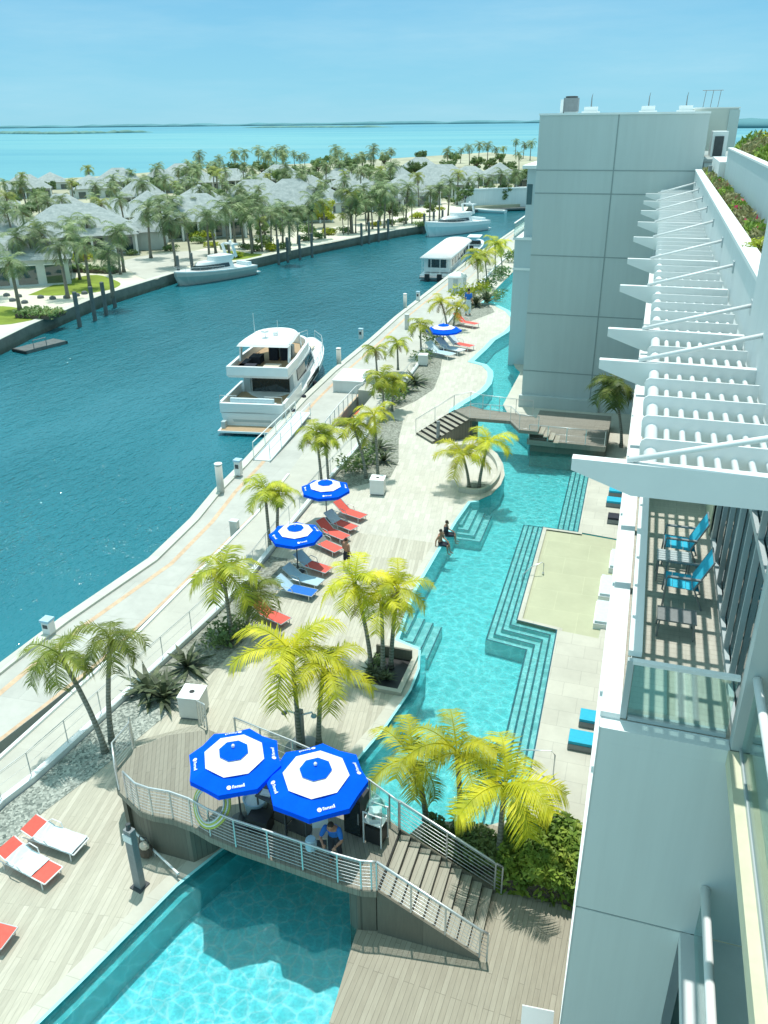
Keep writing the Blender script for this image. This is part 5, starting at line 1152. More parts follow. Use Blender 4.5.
# ------------------------------------------------------------------ parasols
def ngon(r, n=8, rot=0.0): return [(r*math.cos(rot+2*math.pi*k/n), r*math.sin(rot+2*math.pi*k/n)) for k in range(n)]
def parasol(loc, H, label, rz=0, rad=1.3, text=True):
    t = thing('parasol', label, 'parasol', loc, rz, 'blue and white parasols on the pool deck')
    MB().tube([(0, 0, .05), (0, 0, H+.05)], .03, 8).obj('pole', M['darkmetal'], t)
    MB().lathe([(.34, 0), (.34, .05), (.1, .12), (.05, .3)], (0, 0, 0), 12).obj('base', M['darkmetal'], t)
    slope = .30; sl = lambda q: H-q*slope
    c = MB(); q0 = rad*.60
    A = [(*p, sl(rad)) for p in ngon(rad)]; Bq = [(*p, sl(q0)) for p in ngon(q0)]
    for k in range(8):
        j = (k+1) % 8; va, vb = Vector(A[k]), Vector(A[j]); ba, bb = Vector(Bq[k]), Vector(Bq[j])
        vm = (va+vb)*.5; vm = Vector((vm.x*.975, vm.y*.975, vm.z-.035)); bm_ = (ba+bb)*.5-Vector((0, 0, .025))   # cloth sags between the ribs
        c.add([va, vm, vb, bb, bm_, ba], [(0, 1, 4, 5), (1, 2, 3, 4)])
        dn = Vector((0, 0, -.17)); c.add([va, vm, vb, vb*1.0+dn, vm*1.0+dn*.9, va*1.0+dn], [(0, 1, 4, 5), (1, 2, 3, 4)])
    cn_ = c.obj('canopy', M['blue'], t)
    ring = MB(); A = [(*p, sl(rad*.65)+.035) for p in ngon(rad*.645)]; Bq = [(*p, sl(rad*.27)+.035) for p in ngon(rad*.27)]
    for k in range(8): j = (k+1) % 8; ring.add([A[k], A[j], Bq[j], Bq[k]], [(0, 1, 2, 3)])
    ring.obj('canopy_ring', M['canvaswhite'], t)
    cap = MB(); A = [(*p, sl(rad*.32)+.07) for p in ngon(rad*.315)]
    for k in range(8): j = (k+1) % 8; cap.add([A[k], A[j], (0, 0, H+.075)], [(0, 1, 2)])
    cap.obj('canopy_cap', M['blue'], t)
    MB().ball((0, 0, H+.11), (.05, .05, .06), 10, 6).obj('finial', M['cap'], t)
    for k in range(8):
        p = ngon(rad*.97)[k]; MB().tube([(0, 0, H-.06), (p[0], p[1], sl(rad)-.03)], .01, 4).obj('rib', M['darkmetal'], t)
    if text:
        # drink maker's mark near the hem of every other panel: a round badge and a short unreadable word
        for k in (0, 2, 4, 6):
            a0, a1 = Vector((*ngon(rad)[k], sl(rad))), Vector((*ngon(rad)[(k+1) % 8], sl(rad)))
            md = (a0+a1)/2; ux = (a1-a0).normalized(); inw = (Vector((0, 0, H))-md).normalized(); nn = ux.cross(inw).normalized()
            if nn.z < 0: nn = -nn
            o_ = md+inw*.17+nn*.002
            lm = MB()
            ctr = o_-ux*.22
            lm.add([ctr+ux*.062*math.cos(q)+inw*.062*math.sin(q) for q in [2*math.pi*i/12 for i in range(12)]], [tuple(range(12))])
            x = -.13
            for wd, hh in ((.05, .085), (.04, .06), (.055, .06), (.035, .06), (.045, .06), (.03, .095)):
                b0 = o_+ux*x-inw*.04
                lm.add([b0, b0+ux*.018, b0+ux*.018+inw*hh, b0+inw*hh], [(0, 1, 2, 3)])
                lm.add([b0+ux*.018+inw*(hh-.02), b0+ux*wd+inw*(hh-.02), b0+ux*wd+inw*hh, b0+ux*.018+inw*hh], [(0, 1, 2, 3)])
                lm.add([b0+ux*(wd-.014)+inw*.0, b0+ux*wd, b0+ux*wd+inw*(hh-.02), b0+ux*(wd-.014)+inw*(hh-.02)], [(0, 1, 2, 3)])
                x += wd+.014
            lm.obj('emblem', M['cap'], cn_)
    return t
parasol((-9.35, 15.45, BZ), 2.72, 'blue parasol with white ring over the bar bridge, left of the near pair', R(8), 1.34)
parasol((-6.95, 15.55, BZ), 2.62, 'blue parasol with white ring over the bar bridge, right of the near pair', R(14), 1.42)
parasol((*(-14.71, 32.20), 0), 2.45, 'blue parasol with white ring in the middle of the deck, the nearer one of two', R(20), 1.3)
parasol((*(-15.25, 37.61), 0), 2.5, 'blue parasol with white ring in the middle of the deck, beside the coral loungers', R(5), 1.35)
parasol((*(-17.99, 76.19), 0), 2.5, 'furthest blue parasol, small between golden palms beyond the footbridge', R(12), 1.75, False)

# ------------------------------------------------------------------ loungers
def lounger(loc, rz, label, frame='white', cloth='towel', head='coral', back=.75, towel=None, scale=1, group='loungers on the pool deck', boxy=False):
    t = thing('sun_lounger', label, 'sun lounger', loc, rz, group); t.scale = (scale,)*3
    if boxy:
        MB().box(-.36, -.95, .03, .36, .95, .26).obj('base', M['greymetal'], t)
        MB().box(-.34, -.94, .26, .34, .30, .38).obj('seat', M[cloth], t)
        MB().obox((0, .62, .50), (.68, .72, .12), 0, R(24)).obj('backrest', M[cloth], t)
        MB().obox((0, .80, .64), (.5, .22, .09), 0, R(24)).obj('pillow', M[head], t)
        return t
    fm = MB()
    for s in (-.34, .34):
        fm.tube([(s, -1.0, .30), (s, .30, .30), (s, .95, .30+back*.62)], .022, 6)
        fm.tube([(s, .30, .30), (s, 1.0, .28)], .018, 6)
        fm.tube([(s, -.05, .30), (s*1.12, .05, .52), (s*1.12, .38, .56), (s, .52, .46)], .018, 6)
    fm.tube([(-.34, -1.0, .30), (.34, -1.0, .30)], .022, 6)
    fm.obj('frame', M[frame], t)
    for s in (-.34, .34):
        for y in (-.85, .75): MB().tube([(s, y, .0), (s, y, .30)], .02, 6).obj('leg', M[frame], t)
    r = random.Random(int(loc[0]*37+loc[1]*11)); sm = MB()
    def cloth_strip(y0, y1, z0, z1, w=.33, n=6, wob=.0):
        vs = []
        for i in range(n+1):
            u = i/n
            for j in range(5):
                v = -1+j*.5; vs.append((v*w, y0+(y1-y0)*u, z0+(z1-z0)*u+r.uniform(0, wob)))
        return vs, [(i*5+j, i*5+j+1, i*5+j+6, i*5+j+5) for i in range(n) for j in range(4)]
    sm.add(*cloth_strip(-.98, .30, .31, .31)); sm.obj('sling_seat', M[cloth], t)
    MB().add(*cloth_strip(.30, .97, .31, .31+back*.62)).obj('sling_back', M[head], t)
    if towel:
        k = MB(); k.add(*cloth_strip(towel[0], .30, .335, .335, .36, 7, .03)); k.add(*cloth_strip(.30, towel[1], .335, .33+back*.62*(towel[1]-.3)/.67, .36, 5, .03)); k.obj('towel', M[towel[2]], t)
    return t
lounger((-15.25, 14.35, 0), R(86), 'white framed lounger under a pale towel with coral headrest, upper one of the near pair', cloth='clothgrey', towel=(-.95, .55, 'towel'), back=.45)
lounger((-15.35, 13.32, 0), R(80), 'white framed lounger under a rumpled towel with coral foot end, lower near one', cloth='coral', towel=(-.45, .6, 'towel'), back=.5)
lounger((-15.2, 11.05, 0), R(92), 'dark red lounger cut off by the left edge of the photo', 'steel', 'coral', 'coral', .3)
lg = [((350, 513), 70, 'coral', 'coral', 'coral lounger with raised back, furthest of the group by the upper parasol'), ((341, 524), 68, 'coral', 'towel', 'lounger with coral back half under the upper parasol, second in its group'), ((333, 533), 66, 'coral', 'coral', 'coral lounger under the shadow of the upper parasol, third in its group'), ((326, 545), 64, 'coral', 'clothgrey', 'coral lounger with grey seat, nearest of the group by the upper parasol'),
      ((313, 566), 75, 'coral', 'palebluecloth', 'lounger with coral towel over its foot beside the nearer middle parasol'), ((303, 579), 80, 'palebluecloth', 'palebluecloth', 'grey blue lounger below the nearer middle parasol'), ((296, 590), 84, 'shirtblue', 'palebluecloth', 'lounger with a bright blue towel, lowest of the middle group'),
      ((270, 615), 70, 'coral', 'coral', 'lone coral lounger half hidden by the golden palm fronds')]
for (p, a, c, h, lab), pos in zip(lg, [(-14.27, 38.69), (-14.28, 37.24), (-14.32, 36.11), (-14.19, 34.72), (-14.01, 32.47), (-13.99, 31.15), (-13.92, 30.11), (-14.19, 27.79)]):
    lounger((pos[0], pos[1], 0), R(a), lab, 'steel', c, h)
fl_ = [('palebluecloth', 'towel', 'white lounger by the curved bed near the furthest parasol, left one'), ('towel', 'towel', 'white reclined lounger near the furthest parasol, middle one'), ('coral', 'towel', 'lounger with coral back near the furthest parasol, right one'), ('coral', 'coral', 'coral lounger behind the furthest parasol beside the spiky plants')]
for (c, h, lab), pos in zip(fl_, [(-17.69, 73.71), (-17.12, 75.41), (-16.54, 77.17), (-17.99, 86.70)]):
    lounger((pos[0], pos[1], 0), R(66), lab, 'white', c, h, .85, scale=1.5)
rl = [('turquoise topped grey lounger beside the stone terrace, left of the near pair at the wall', (.28, 23.5), 1.0), ('turquoise topped grey lounger nearest the white wall, behind its pair mate', (.5, 24.8), .95), ('turquoise lounger beside the upper pool steps, further of the two', (.35, 45.9), 1.0), ('turquoise lounger beside the upper pool steps, nearer of the two', (.3, 44.4), 1.0), ('grey lounger with dark cushion close to the sun shelf', (.5, 42.2), 1.0)]
for k, (lab, p, s) in enumerate(rl):
    lounger((p[0], p[1], 0), R(-90) if k < 4 else R(-90), lab, cloth='turq' if k < 4 else 'clothdark', head='turq' if k < 4 else 'clothgrey', scale=s, boxy=True, group='loungers along the hotel front')
wl = [('pale cushioned daybed on the sun shelf, furthest along the hotel front', (.25, 37.4)), ('pale cushioned daybed on the sun shelf, middle of three', (-.05, 34.6)), ('pale cushioned daybed on the sun shelf, nearest of three', (-.1, 32.2))]
for lab, p in wl:
    t = thing('daybed', lab, 'daybed', (p[0], p[1], -.13), 0, 'daybeds on the sun shelf')
    MB().box(-.3, -.95, 0, 1.2, .95, .34).obj('base', M['cap'], t); MB().box(-.26, -.9, .34, 1.15, .9, .46).obj('mattress', M['towel'], t); MB().box(.85, -.9, .46, 1.15, .9, .7).obj('bolster', M['towel'], t)

# ------------------------------------------------------------------ bins, showers, handrails
def bin_(p, s, label, hole=True):
    t = thing('litter_bin', label, 'bin', (p[0], p[1], 0), R(8), 'white square bins on the deck')
    MB().box(-.40*s, -.40*s, 0, .40*s, .40*s, .10*s).obj('plinth', M['greymetal'], t)
    MB().box(-.44*s, -.44*s, .10*s, .44*s, .44*s, 1.02*s).obj('body', M['boxwhite'], t)
    MB().box(-.46*s, -.46*s, 1.02*s, .46*s, .46*s, 1.06*s).obj('lid', M['cap'], t)
    if hole: MB().lathe([(.11*s, 0), (.10*s, .012)], (0, 0, 1.06*s), 14).obj('opening', M['black'], t)
bin_((-14.25, 21.12), .95, 'white square litter bin with a round hole, nearest one beside the spiky plants')
bin_((-13.77, 42.25), .95, 'white square litter bin beside the middle planting bed')
bin_((-18.47, 70.45), .95, 'white square litter bin by the kerb of the curved bed', False)
sh = thing('outdoor_shower', 'grey deck shower post with twin heads behind the right near parasol', 'shower', (*(-9.77, 20.70), 0))
MB().box(-.12, -.12, 0, .12, .12, 1.5).obj('post', M['greymetal'], sh); MB().tube([(-.12, 0, 1.35), (-.5, 0, 1.4), (-.55, 0, 1.3)], .035, 6).obj('arm', M['steel'], sh)
MB().tube([(.12, 0, 1.35), (.45, .1, 1.45), (.5, .1, 1.35)], .035, 6).obj('arm', M['steel'], sh); MB().ball((-.56, 0, 1.26), (.11, .11, .07)).obj('shower_head', M['greymetal'], sh); MB().ball((.52, .1, 1.3), (.11, .11, .07)).obj('shower_head', M['palebluecloth'], sh)
MB().lathe([(.7, 0), (.68, .012)], (.2, -.2, .0), 16).obj('drain_tray', M['greymetal'], sh)
pp = thing('pool_shower_post', 'tall dark shower post standing on the deck left of the bar bridge', 'shower post', (*(-11.94, 13.77), 0), R(-12))
MB().box(-.14, -.1, 0, .14, .1, 2.25).obj('post', M['greymetal'], pp); MB().box(-.2, -.2, 0, .2, .2, .04).obj('base', M['darkmetal'], pp)
MB().tube([(0, 0, 2.2), (-.03, .02, 2.42)], .07, 8).obj('shower_head', M['darkmetal'], pp); MB().box(-.16, -.13, 1.85, .16, -.101, 2.1).obj('control_panel', M['cap'], pp)
low = thing('low_edge_rail', 'low pale rail running from the shower post to the pool edge', 'rail', (-13.2, 15.35, 0))
MB().tube([(0, 0, .25), (2.25, -1.05, .25)], .035, 8).obj('bar', M['cap'], low)
for u in (.05, .5, .95): MB().tube([(2.25*u, -1.05*u, 0), (2.25*u, -1.05*u, .25)], .03, 6).obj('foot', M['steel'], low)
bag = thing('beach_bag', 'brown bag of towels slumped against the low rail under the bridge', 'bag', (-12.35, 14.75, 0))
MB().ball((0, 0, .3), (.26, .2, .32), 10, 7).obj('body', M['bark'], bag); MB().ball((.05, -.05, .52), (.17, .14, .14), 8, 5).obj('towel_roll', M['upholst'], bag)
MB().tube([(-.18, 0, .45), (-.1, 0, .82), (.12, 0, .82), (.2, 0, .45)], .018, 6).obj('handle', M['darkmetal'], bag)
def handrail(p, rz, label, s=1):
    t = thing('pool_handrail', label, 'handrail', (p[0], p[1], 0), rz, 'bent steel handrails at the pool steps')
    for k in (0,):
        MB().tube([(0, 0, -.02), (0, 0, .75*s), (-.12*s, 0, .88*s), (-.9*s, 0, .62*s), (-1.5*s, 0, .1*s), (-1.6*s, 0, -.5)], .022, 8).obj('rail', M['steel'], t, smooth=True)
    MB().lathe([(.06, 0), (.05, .02)], (0, 0, .0), 10).obj('base_flange', M['steel'], t)
handrail((-0.99, 21.74), R(-8), 'bent steel handrail at the near end of the long pool steps', 1.15)
handrail((-3.09, 35.41), R(30), 'small bent steel handrail standing on the sun shelf', .7)
for x in (-1.55, -1.15):
    pass

# ------------------------------------------------------------------ bar furniture on the bridge
BG = 'pool bar fittings'
def bar_table(x, y, rz, label, w=1.1, d=.5, h=.95):
    t = thing('bar_table', label, 'table', (x, y, BZ), rz)
    MB().box(-w/2, -d/2, h-.05, w/2, d/2, h).obj('top', M['darkmetal'], t)
    for sx in (-1, 1):
        for sy in (-1, 1): MB().box(sx*(w/2-.05)-.02, sy*(d/2-.05)-.02, 0, sx*(w/2-.05)+.02, sy*(d/2-.05)+.02, h-.05).obj('leg', M['darkmetal'], t)
    MB().box(-w/2+.04, -d/2+.04, .3, w/2-.04, d/2-.04, .33).obj('shelf', M['black'], t); return t
bar_table(-8.35, 15.75, R(-14), 'dark bar table with trays between the two near parasol poles')
bar_table(-7.5, 15.45, R(-10), 'dark bar table under the right near parasol', .8)
for k, (x, y, lab) in enumerate(((-8.65, 15.8, 'white tray on the dark bar table, left one'), (-8.2, 15.68, 'white tray on the dark bar table, right one'), (-7.5, 15.45, 'white tray on the smaller bar table'))):
    tag(MB().box(x-.16, y-.11, BZ+.952, x+.16, y+.11, BZ+.98).box(x-.16, y-.11, BZ+.98, x+.16, y-.09, BZ+1.0).box(x-.16, y+.09, BZ+.98, x+.16, y+.11, BZ+1.0).obj('tray', M['cap']), lab, 'tray', 'trays on the bar')
tub = thing('ice_tub', 'pale blue round ice tub beside the left near parasol pole', 'tub', (-9.05, 15.85, BZ))
MB().lathe([(.28, 0), (.36, .62), (.38, .64), (.34, .64), (.32, .56)], (0, 0, 0), 18).obj('body', M['palebluecloth'], tub, smooth=True); MB().lathe([(.32, .0), (.3, .02)], (0, 0, .56), 16).obj('ice', M['towel'], tub)
tag(MB().box(-.3, -.25, 0, .3, .25, .45).box(-.32, -.27, .45, .32, .27, .52).obj('cool_box', M['black']), 'black cool box on the bridge boards beside the ice tub', 'cool box').location = (-8.7, 15.4, BZ)
frg = thing('drinks_fridge', 'tall black drinks fridge standing at the pool side of the bar', 'fridge', (-6.05, 16.2, BZ), R(-10))
MB().box(-.27, -.27, 0, .27, .27, 1.35).obj('body', M['black'], frg); MB().box(-.25, -.285, .08, .25, -.272, 1.25).obj('door', M['darkglass'], frg); MB().box(.2, -.31, .5, .23, -.287, .9).obj('handle', M['steel'], frg)
fan = thing('service_trolley', 'steel framed service trolley with a black lower bin at the end of the bar', 'trolley', (-5.4, 15.95, BZ), R(-8))
for sx in (-.27, .27):
    for sy in (-.22, .22): MB().box(sx-.018, sy-.018, 0, sx+.018, sy+.018, 1.15).obj('leg', M['cap'], fan)
MB().box(-.29, -.24, .78, .29, .24, .82).box(-.29, -.24, 1.13, .29, -.2, 1.16).box(-.29, .2, 1.13, .29, .24, 1.16).obj('frame', M['cap'], fan); MB().box(-.24, -.2, .05, .26, .2, .6).obj('lower_bin', M['black'], fan)
jug = thing('ice_dispenser', 'white drink dispenser under clear wrap standing on the service trolley', 'dispenser', (-5.4, 15.95, BZ+.82))
MB().obox((0, 0, .16), (.36, .28, .32), R(20)).obj('body', M['cap'], jug); MB().lathe([(.3, 0), (.26, .3), (.1, .5)], (0, .05, .18), 9).obj('wrap', M['glass'], jug); MB().obox((0, -.16, .16), (.1, .05, .06), R(20)).obj('tap', M['darkmetal'], jug)
ch = thing('bar_stool', 'pale folding bar stool with a bag on it behind the barman', 'stool', (-6.75, 15.15, BZ), R(20))
MB().box(-.22, -.2, .62, .22, .2, .66).obj('seat', M['upholst'], ch)
for sx in (-.19, .19):
    for sy in (-.17, .17): MB().box(sx-.015, sy-.015, 0, sx+.015, sy+.015, .62).obj('leg', M['steel'], ch)
MB().box(-.22, .18, .66, .22, .21, 1.1).obj('backrest', M['towel'], ch)
tag(MB().lathe([(.15, 0), (.17, .2), (.13, .34)], (0, 0, 0), 10).obj('ice_bucket', M['palebluecloth']), 'pale blue bucket held on the rail in front of the barman', 'bucket').location = (-6.75, 14.5, BZ+.78)
hs = thing('hose_reel', 'large coil of yellow and white hose hanging on the front bridge rail', 'hose', (-9.9, 14.95, BZ+.95), R(-12)); hs.rotation_euler = (R(-38), 0, R(-12)); hs.scale = (1.15,)*3
for k, (rr_, m_) in enumerate(((.52, 'yellowhose'), (.47, 'cap'), (.43, 'yellowhose'), (.39, 'steel'))):
    MB().tube([(rr_*math.cos(q), -.1-.02*k+.06*math.sin(q*2), .52*math.sin(q)*rr_/.52) for q in [2*math.pi*i/28 for i in range(29)]], .028, 6).obj('coil', M[m_], hs, smooth=True)

# ------------------------------------------------------------------ people
def body(name, label, loc, rz, J, shirt=None, shorts=None, long=False, hairm='hair', skin='skin'):
    """J: joints; the body is one remeshed surface, hair and clothes are thin shells over it"""
    t = thing(name, label, 'person', loc, rz)
    V_ = {k: Vector(v) for k, v in J.items()}
    def limb(mb, a, b, r0, r1, n=10, k=4):
        mb.tube([a.lerp(b, i/k) for i in range(k+1)], [r0+(r1-r0)*i/k+.008*math.sin(math.pi*i/k) for i in range(k+1)], n); mb.ball(a, r0*1.03, 8, 6); mb.ball(b, r1*1.03, 8, 6)
    def torso(mb, g=0.0, lo=0.0, hi=1.0):
        p, c, nk = V_['pelvis'], V_['chest'], V_['neck']; sd = (V_['shR']-V_['shL']).normalized(); pts = [(0, .150, .105), (.22, .155, .11), (.45, .135, .098), (.70, .165, .112), (.9, .18, .105), (1, .10, .075)]
        loops = []
        for u, a, b in pts:
            if u < lo or u > hi: continue
            q = p.lerp(c, u/.8) if u < .8 else c.lerp(nk, (u-.8)/.2)
            ax = (c-p).normalized() if u < .8 else (nk-c).normalized(); fwd = ax.cross(sd).normalized()
            loops.append([q+sd*(a+g)*math.cos(w_)+fwd*(b+g)*math.sin(w_) for w_ in [2*math.pi*i/12 for i in range(12)]])
        mb.loft(loops)
    def build(parts, nm, m, g, parent, vox):
        mb = MB(); parts(mb, g); o = mb.obj(nm, M[m], parent, smooth=True)
        rm = o.modifiers.new('one_surface', 'REMESH'); rm.mode = 'VOXEL'; rm.voxel_size = vox; rm.use_smooth_shade = True
        return o
    def whole(mb, g):
        torso(mb); limb(mb, V_['neck']-Vector((0, 0, .03)), V_['head']-Vector((0, 0, .06)), .058, .052)
        hd = V_['head']; f = V_['face'].normalized()
        mb.ball(hd, (.078, .086, .112), 12, 9); mb.ball(hd+f*.03-Vector((0, 0, .055)), (.055, .06, .06), 8, 6); mb.ball(hd+f*.095-Vector((0, 0, .015)), (.014, .014, .022), 6, 5)
        sd = f.cross(Vector((0, 0, 1))).normalized()
        for s in (-1, 1): mb.ball(hd+sd*s*.08, (.018, .02, .03), 6, 5)
        for s in 'LR':
            limb(mb, V_['sh'+s], V_['el'+s], .052, .040); limb(mb, V_['el'+s], V_['wr'+s], .040, .028)
            d = (V_['wr'+s]-V_['el'+s]).normalized(); sdx = d.cross(Vector((0, 0, 1)))
            sdx = sdx.normalized() if sdx.length > .1 else Vector((1, 0, 0)); pc = V_['wr'+s]+d*.05
            mb.tube([V_['wr'+s], pc, pc+d*.04], [.028, .038, .034], 8)
            for k, ln in enumerate((.066, .078, .074, .056)):
                b0 = pc+d*.035+sdx*(k-1.5)*.02; mb.tube([b0, b0+d*ln*.55, b0+d*ln*.9-Vector((0, 0, .02))], [.011, .010, .009], 6)
            mb.tube([pc-sdx*.03, pc-sdx*.06+d*.03, pc-sdx*.058+d*.06], [.013, .012, .010], 6)
            limb(mb, V_['hip'+s], V_['kn'+s], .082, .055); limb(mb, V_['kn'+s], V_['an'+s], .055, .036); limb(mb, V_['an'+s], V_['to'+s], .040, .030)
    bo = build(whole, 'body', skin, 0, t, .011)
    hd = V_['head']; f = V_['face'].normalized()
    h = MB(); h.ball(hd-f*.018+Vector((0, 0, .03)), (.088, .094, .098), 12, 8); h.obj('hair', M[hairm], t, smooth=True)
    sd = f.cross(Vector((0, 0, 1))).normalized()
    ey = MB()
    for s in (-1, 1): ey.ball(hd+f*.078+sd*s*.032+Vector((0, 0, .005)), .011, 6, 5)
    ey.obj('eyes', M['black'], t); MB().obox(hd+f*.088-Vector((0, 0, .055)), (.045, .012, .012), math.atan2(f.y, f.x)-math.pi/2).obj('mouth', M['coral'], t)
    if shirt:
        def sh_(mb, g):
            torso(mb, .018, .1, .92)
            for s in 'LR': limb(mb, V_['sh'+s], V_['sh'+s].lerp(V_['el'+s], .75), .07, .062)
        build(sh_, 'shirt', shirt, .02, t, .016)
    if shorts:
        def so_(mb, g):
            torso(mb, .016, 0, .25)
            for s in 'LR':
                limb(mb, V_['hip'+s], V_['kn'+s].lerp(V_['hip'+s], 0 if long else .15), .1, .078)
                if long: limb(mb, V_['kn'+s], V_['kn'+s].lerp(V_['an'+s], .85), .075, .058)
        build(so_, 'trousers' if long else 'shorts', shorts, .02, t, .016)
    return t
STAND = dict(pelvis=(0, 0, .93), chest=(0, .01, 1.33), neck=(0, 0, 1.49), head=(0, -.02, 1.63), face=(0, -1, -.1), shL=(-.185, 0, 1.41), shR=(.185, 0, 1.41), elL=(-.25, .03, 1.13), elR=(.27, .0, 1.14), wrL=(-.27, -.07, .90), wrR=(.27, -.12, .93), hipL=(-.09, 0, .88), hipR=(.09, 0, .88), knL=(-.10, -.05, .49), knR=(.10, .04, .48), anL=(-.10, .02, .08), anR=(.12, .12, .08), toL=(-.11, -.13, .035), toR=(.13, -.02, .035))
body('person', 'bare chested person in dark shorts walking across the deck near the middle parasols', (*(-12.45, 33.07), 0), R(150), STAND, None, 'clothdark')
BAR = dict(STAND, chest=(0, -.10, 1.29), neck=(0, -.20, 1.43), head=(0, -.28, 1.55), face=(0, -1, -.5), shL=(-.19, -.16, 1.36), shR=(.19, -.16, 1.36), elL=(-.30, -.30, 1.12), elR=(.30, -.30, 1.12), wrL=(-.18, -.48, 1.10), wrR=(.20, -.50, 1.10))
body('person', 'barman in a bright blue shirt leaning over the front rail of the bar bridge', (-6.25, 14.95, BZ), R(4), BAR, 'shirtblue', 'clothdark', True)
SIT = dict(pelvis=(0, 0, .10), chest=(0, .04, .48), neck=(0, .02, .64), head=(0, -.02, .78), face=(0, -1, -.15), shL=(-.18, .02, .56), shR=(.18, .02, .56), elL=(-.27, .14, .30), elR=(.25, -.06, .30), wrL=(-.25, .16, .06), wrR=(.16, -.28, .22), hipL=(-.09, -.02, .08), hipR=(.09, -.02, .08), knL=(-.11, -.44, .07), knR=(.12, -.43, .06), anL=(-.12, -.50, -.36), anR=(.12, -.52, -.36), toL=(-.12, -.66, -.40), toR=(.12, -.68, -.40))
body('person', 'person in dark swimwear sitting on the pool edge, nearer of two', (-8.62, 36.9, 0), R(78), SIT, None, 'clothdark')
body('person', 'person with dark top sitting on the pool edge, further of two', (-8.56, 38.0, 0), R(100), SIT, 'clothdark', 'clothdark')
body('person', 'distant person in a blue top and pale trousers beside the far spiky plants', (*(-18.97, 92.35), 0), R(160), STAND, 'shirtblue', 'towel', True).scale = (1.7,)*3

# ------------------------------------------------------------------ quay fittings
BOL = 'pale pile sleeves and posts along the resort quay'
def pile_(p, h, label, r=.23, z=-1.0, mat='bollard', capm='cap'):
    t = thing('mooring_bollard', label, 'bollard', (p[0], p[1], z), group=BOL)
    MB().tube([(0, 0, -1.2), (0, 0, h)], r, 12).obj('sleeve', M[mat], t, smooth=True); MB().lathe([(r+.03, 0), (r+.03, .05), (r*.3, .12)], (0, 0, h), 12).obj('cap', M[capm], t)
pile_((-24.04, 41.75), 1.9, 'tall pale pile sleeve on the quay edge, just off the yacht stern')
pile_((-27.29, 72.18), 1.5, 'pale pile sleeve on the quay beside the bow of the large yacht')
pile_((-28.36, 98.98), 1.7, 'pale pile sleeve on the quay edge behind the covered boat')
def pedestal(p, label, h=.95):
    t = thing('power_pedestal', label, 'power pedestal', (p[0], p[1], -.88), group='power pedestals on the quay')
    MB().box(-.2, -.2, 0, .2, .2, h).obj('body', M['boxwhite'], t); MB().box(-.24, -.24, h, .24, .24, h+.12).obj('cap', M['palebluecloth'], t); MB().box(-.12, -.22, h*.5, .12, -.201, h*.8).obj('socket_panel', M['darkmetal'], t)
pedestal((-24.11, 44.42), 'white power pedestal with pale blue top beside the tall pile behind the yacht')
pedestal((-24.10, 25.21), 'white power pedestal at the quay edge behind the near olive palm', .6)
pedestal((-28.33, 81.82), 'white power pedestal on the quay past the yacht bow', 1.0)
pedestal((-27.95, 103.64), 'small white power pedestal near the covered boat stern', 1.0)
def gpost(p, label, h, z=-1.0):
    t = thing('walkway_light', label, 'light post', (p[0], p[1], z), group='grey light posts beside the walkway')
    MB().box(-.22, -.16, 0, .22, .16, h).obj('column', M['bollard'], t); MB().box(-.24, -.18, h, .24, .18, h+.05).obj('cap', M['offwhite'], t)
gpost((-20.08, 35.95), 'grey light post standing between the quay and the walkway, nearest one', 1.25)
gpost((-24.99, 88.02), 'grey light post beside the walkway by the furthest parasol', 1.6)
gpost((-24.16, 107.39), 'grey light post beside the covered boat', 1.6)
wb_ = thing('quay_kiosk', 'small white quay kiosk with rounded roof behind the far shrubs', 'kiosk', (*(-23.61, 107.25), -.3))
MB().box(-1.0, -1.0, 0, 1.0, 1.0, 2.0).obj('body', M['boxwhite'], wb_); MB().lathe([(1.3, 0), (1.2, .2), (.6, .5)], (0, 0, 2.0), 12).obj('roof', M['cap'], wb_); MB().box(-.3, -1.03, .1, .3, -1.0, 1.8).obj('door', M['gelgrey'], wb_)
# gangway ramp and rails round the stair well beside the yacht
gw = thing('gangway', 'white railed gangway ramp on the quay beside the large yacht', 'gangway', (-24.2, 52, -1.0))
MB().obox((0, 0, .18), (1.3, 9.5, .1), R(5), R(2)).obj('deck', M['offwhite'], gw)
for s in (-.62, .62):
    q = [(s-.08*y_, y_, .25) for y_ in (-4.6, -2.3, 0, 2.3, 4.6)]
    o_ = MB(); o_.tube([(a, b, c+1.0) for a, b, c in q], .035, 6)
    o_.tube([(a, b, c+.55) for a, b, c in q], .02, 5); o_.obj('side_rail', M['cap'], gw)
    for a, b, c in q: MB().tube([(a, b, c-.1), (a, b, c+1.0)], .03, 6).obj('post', M['cap'], gw)
rail('stair_well_railing', 'pale railing round the stair well beside the gangway', [(-21.5, 53.6, -1), (-21.9, 57.5, -1), (-22.2, 62.6, -1), (-20.6, 62.7, -.3)], 1.0, 3, 1.2, top=.03, mat='cap', post=.03)
hw = thing('stair_head_block', 'grey concrete stair head block on the walkway beside the dark stair well', 'concrete block', (-23.6, 65.2, -1.0), R(5))
MB().box(-1.2, -1.5, 0, 1.4, 2.2, .95).obj('body', M['offwhite'], hw); MB().box(-1.25, -1.55, .95, 1.45, 2.25, 1.05).obj('coping', M['cap'], hw)
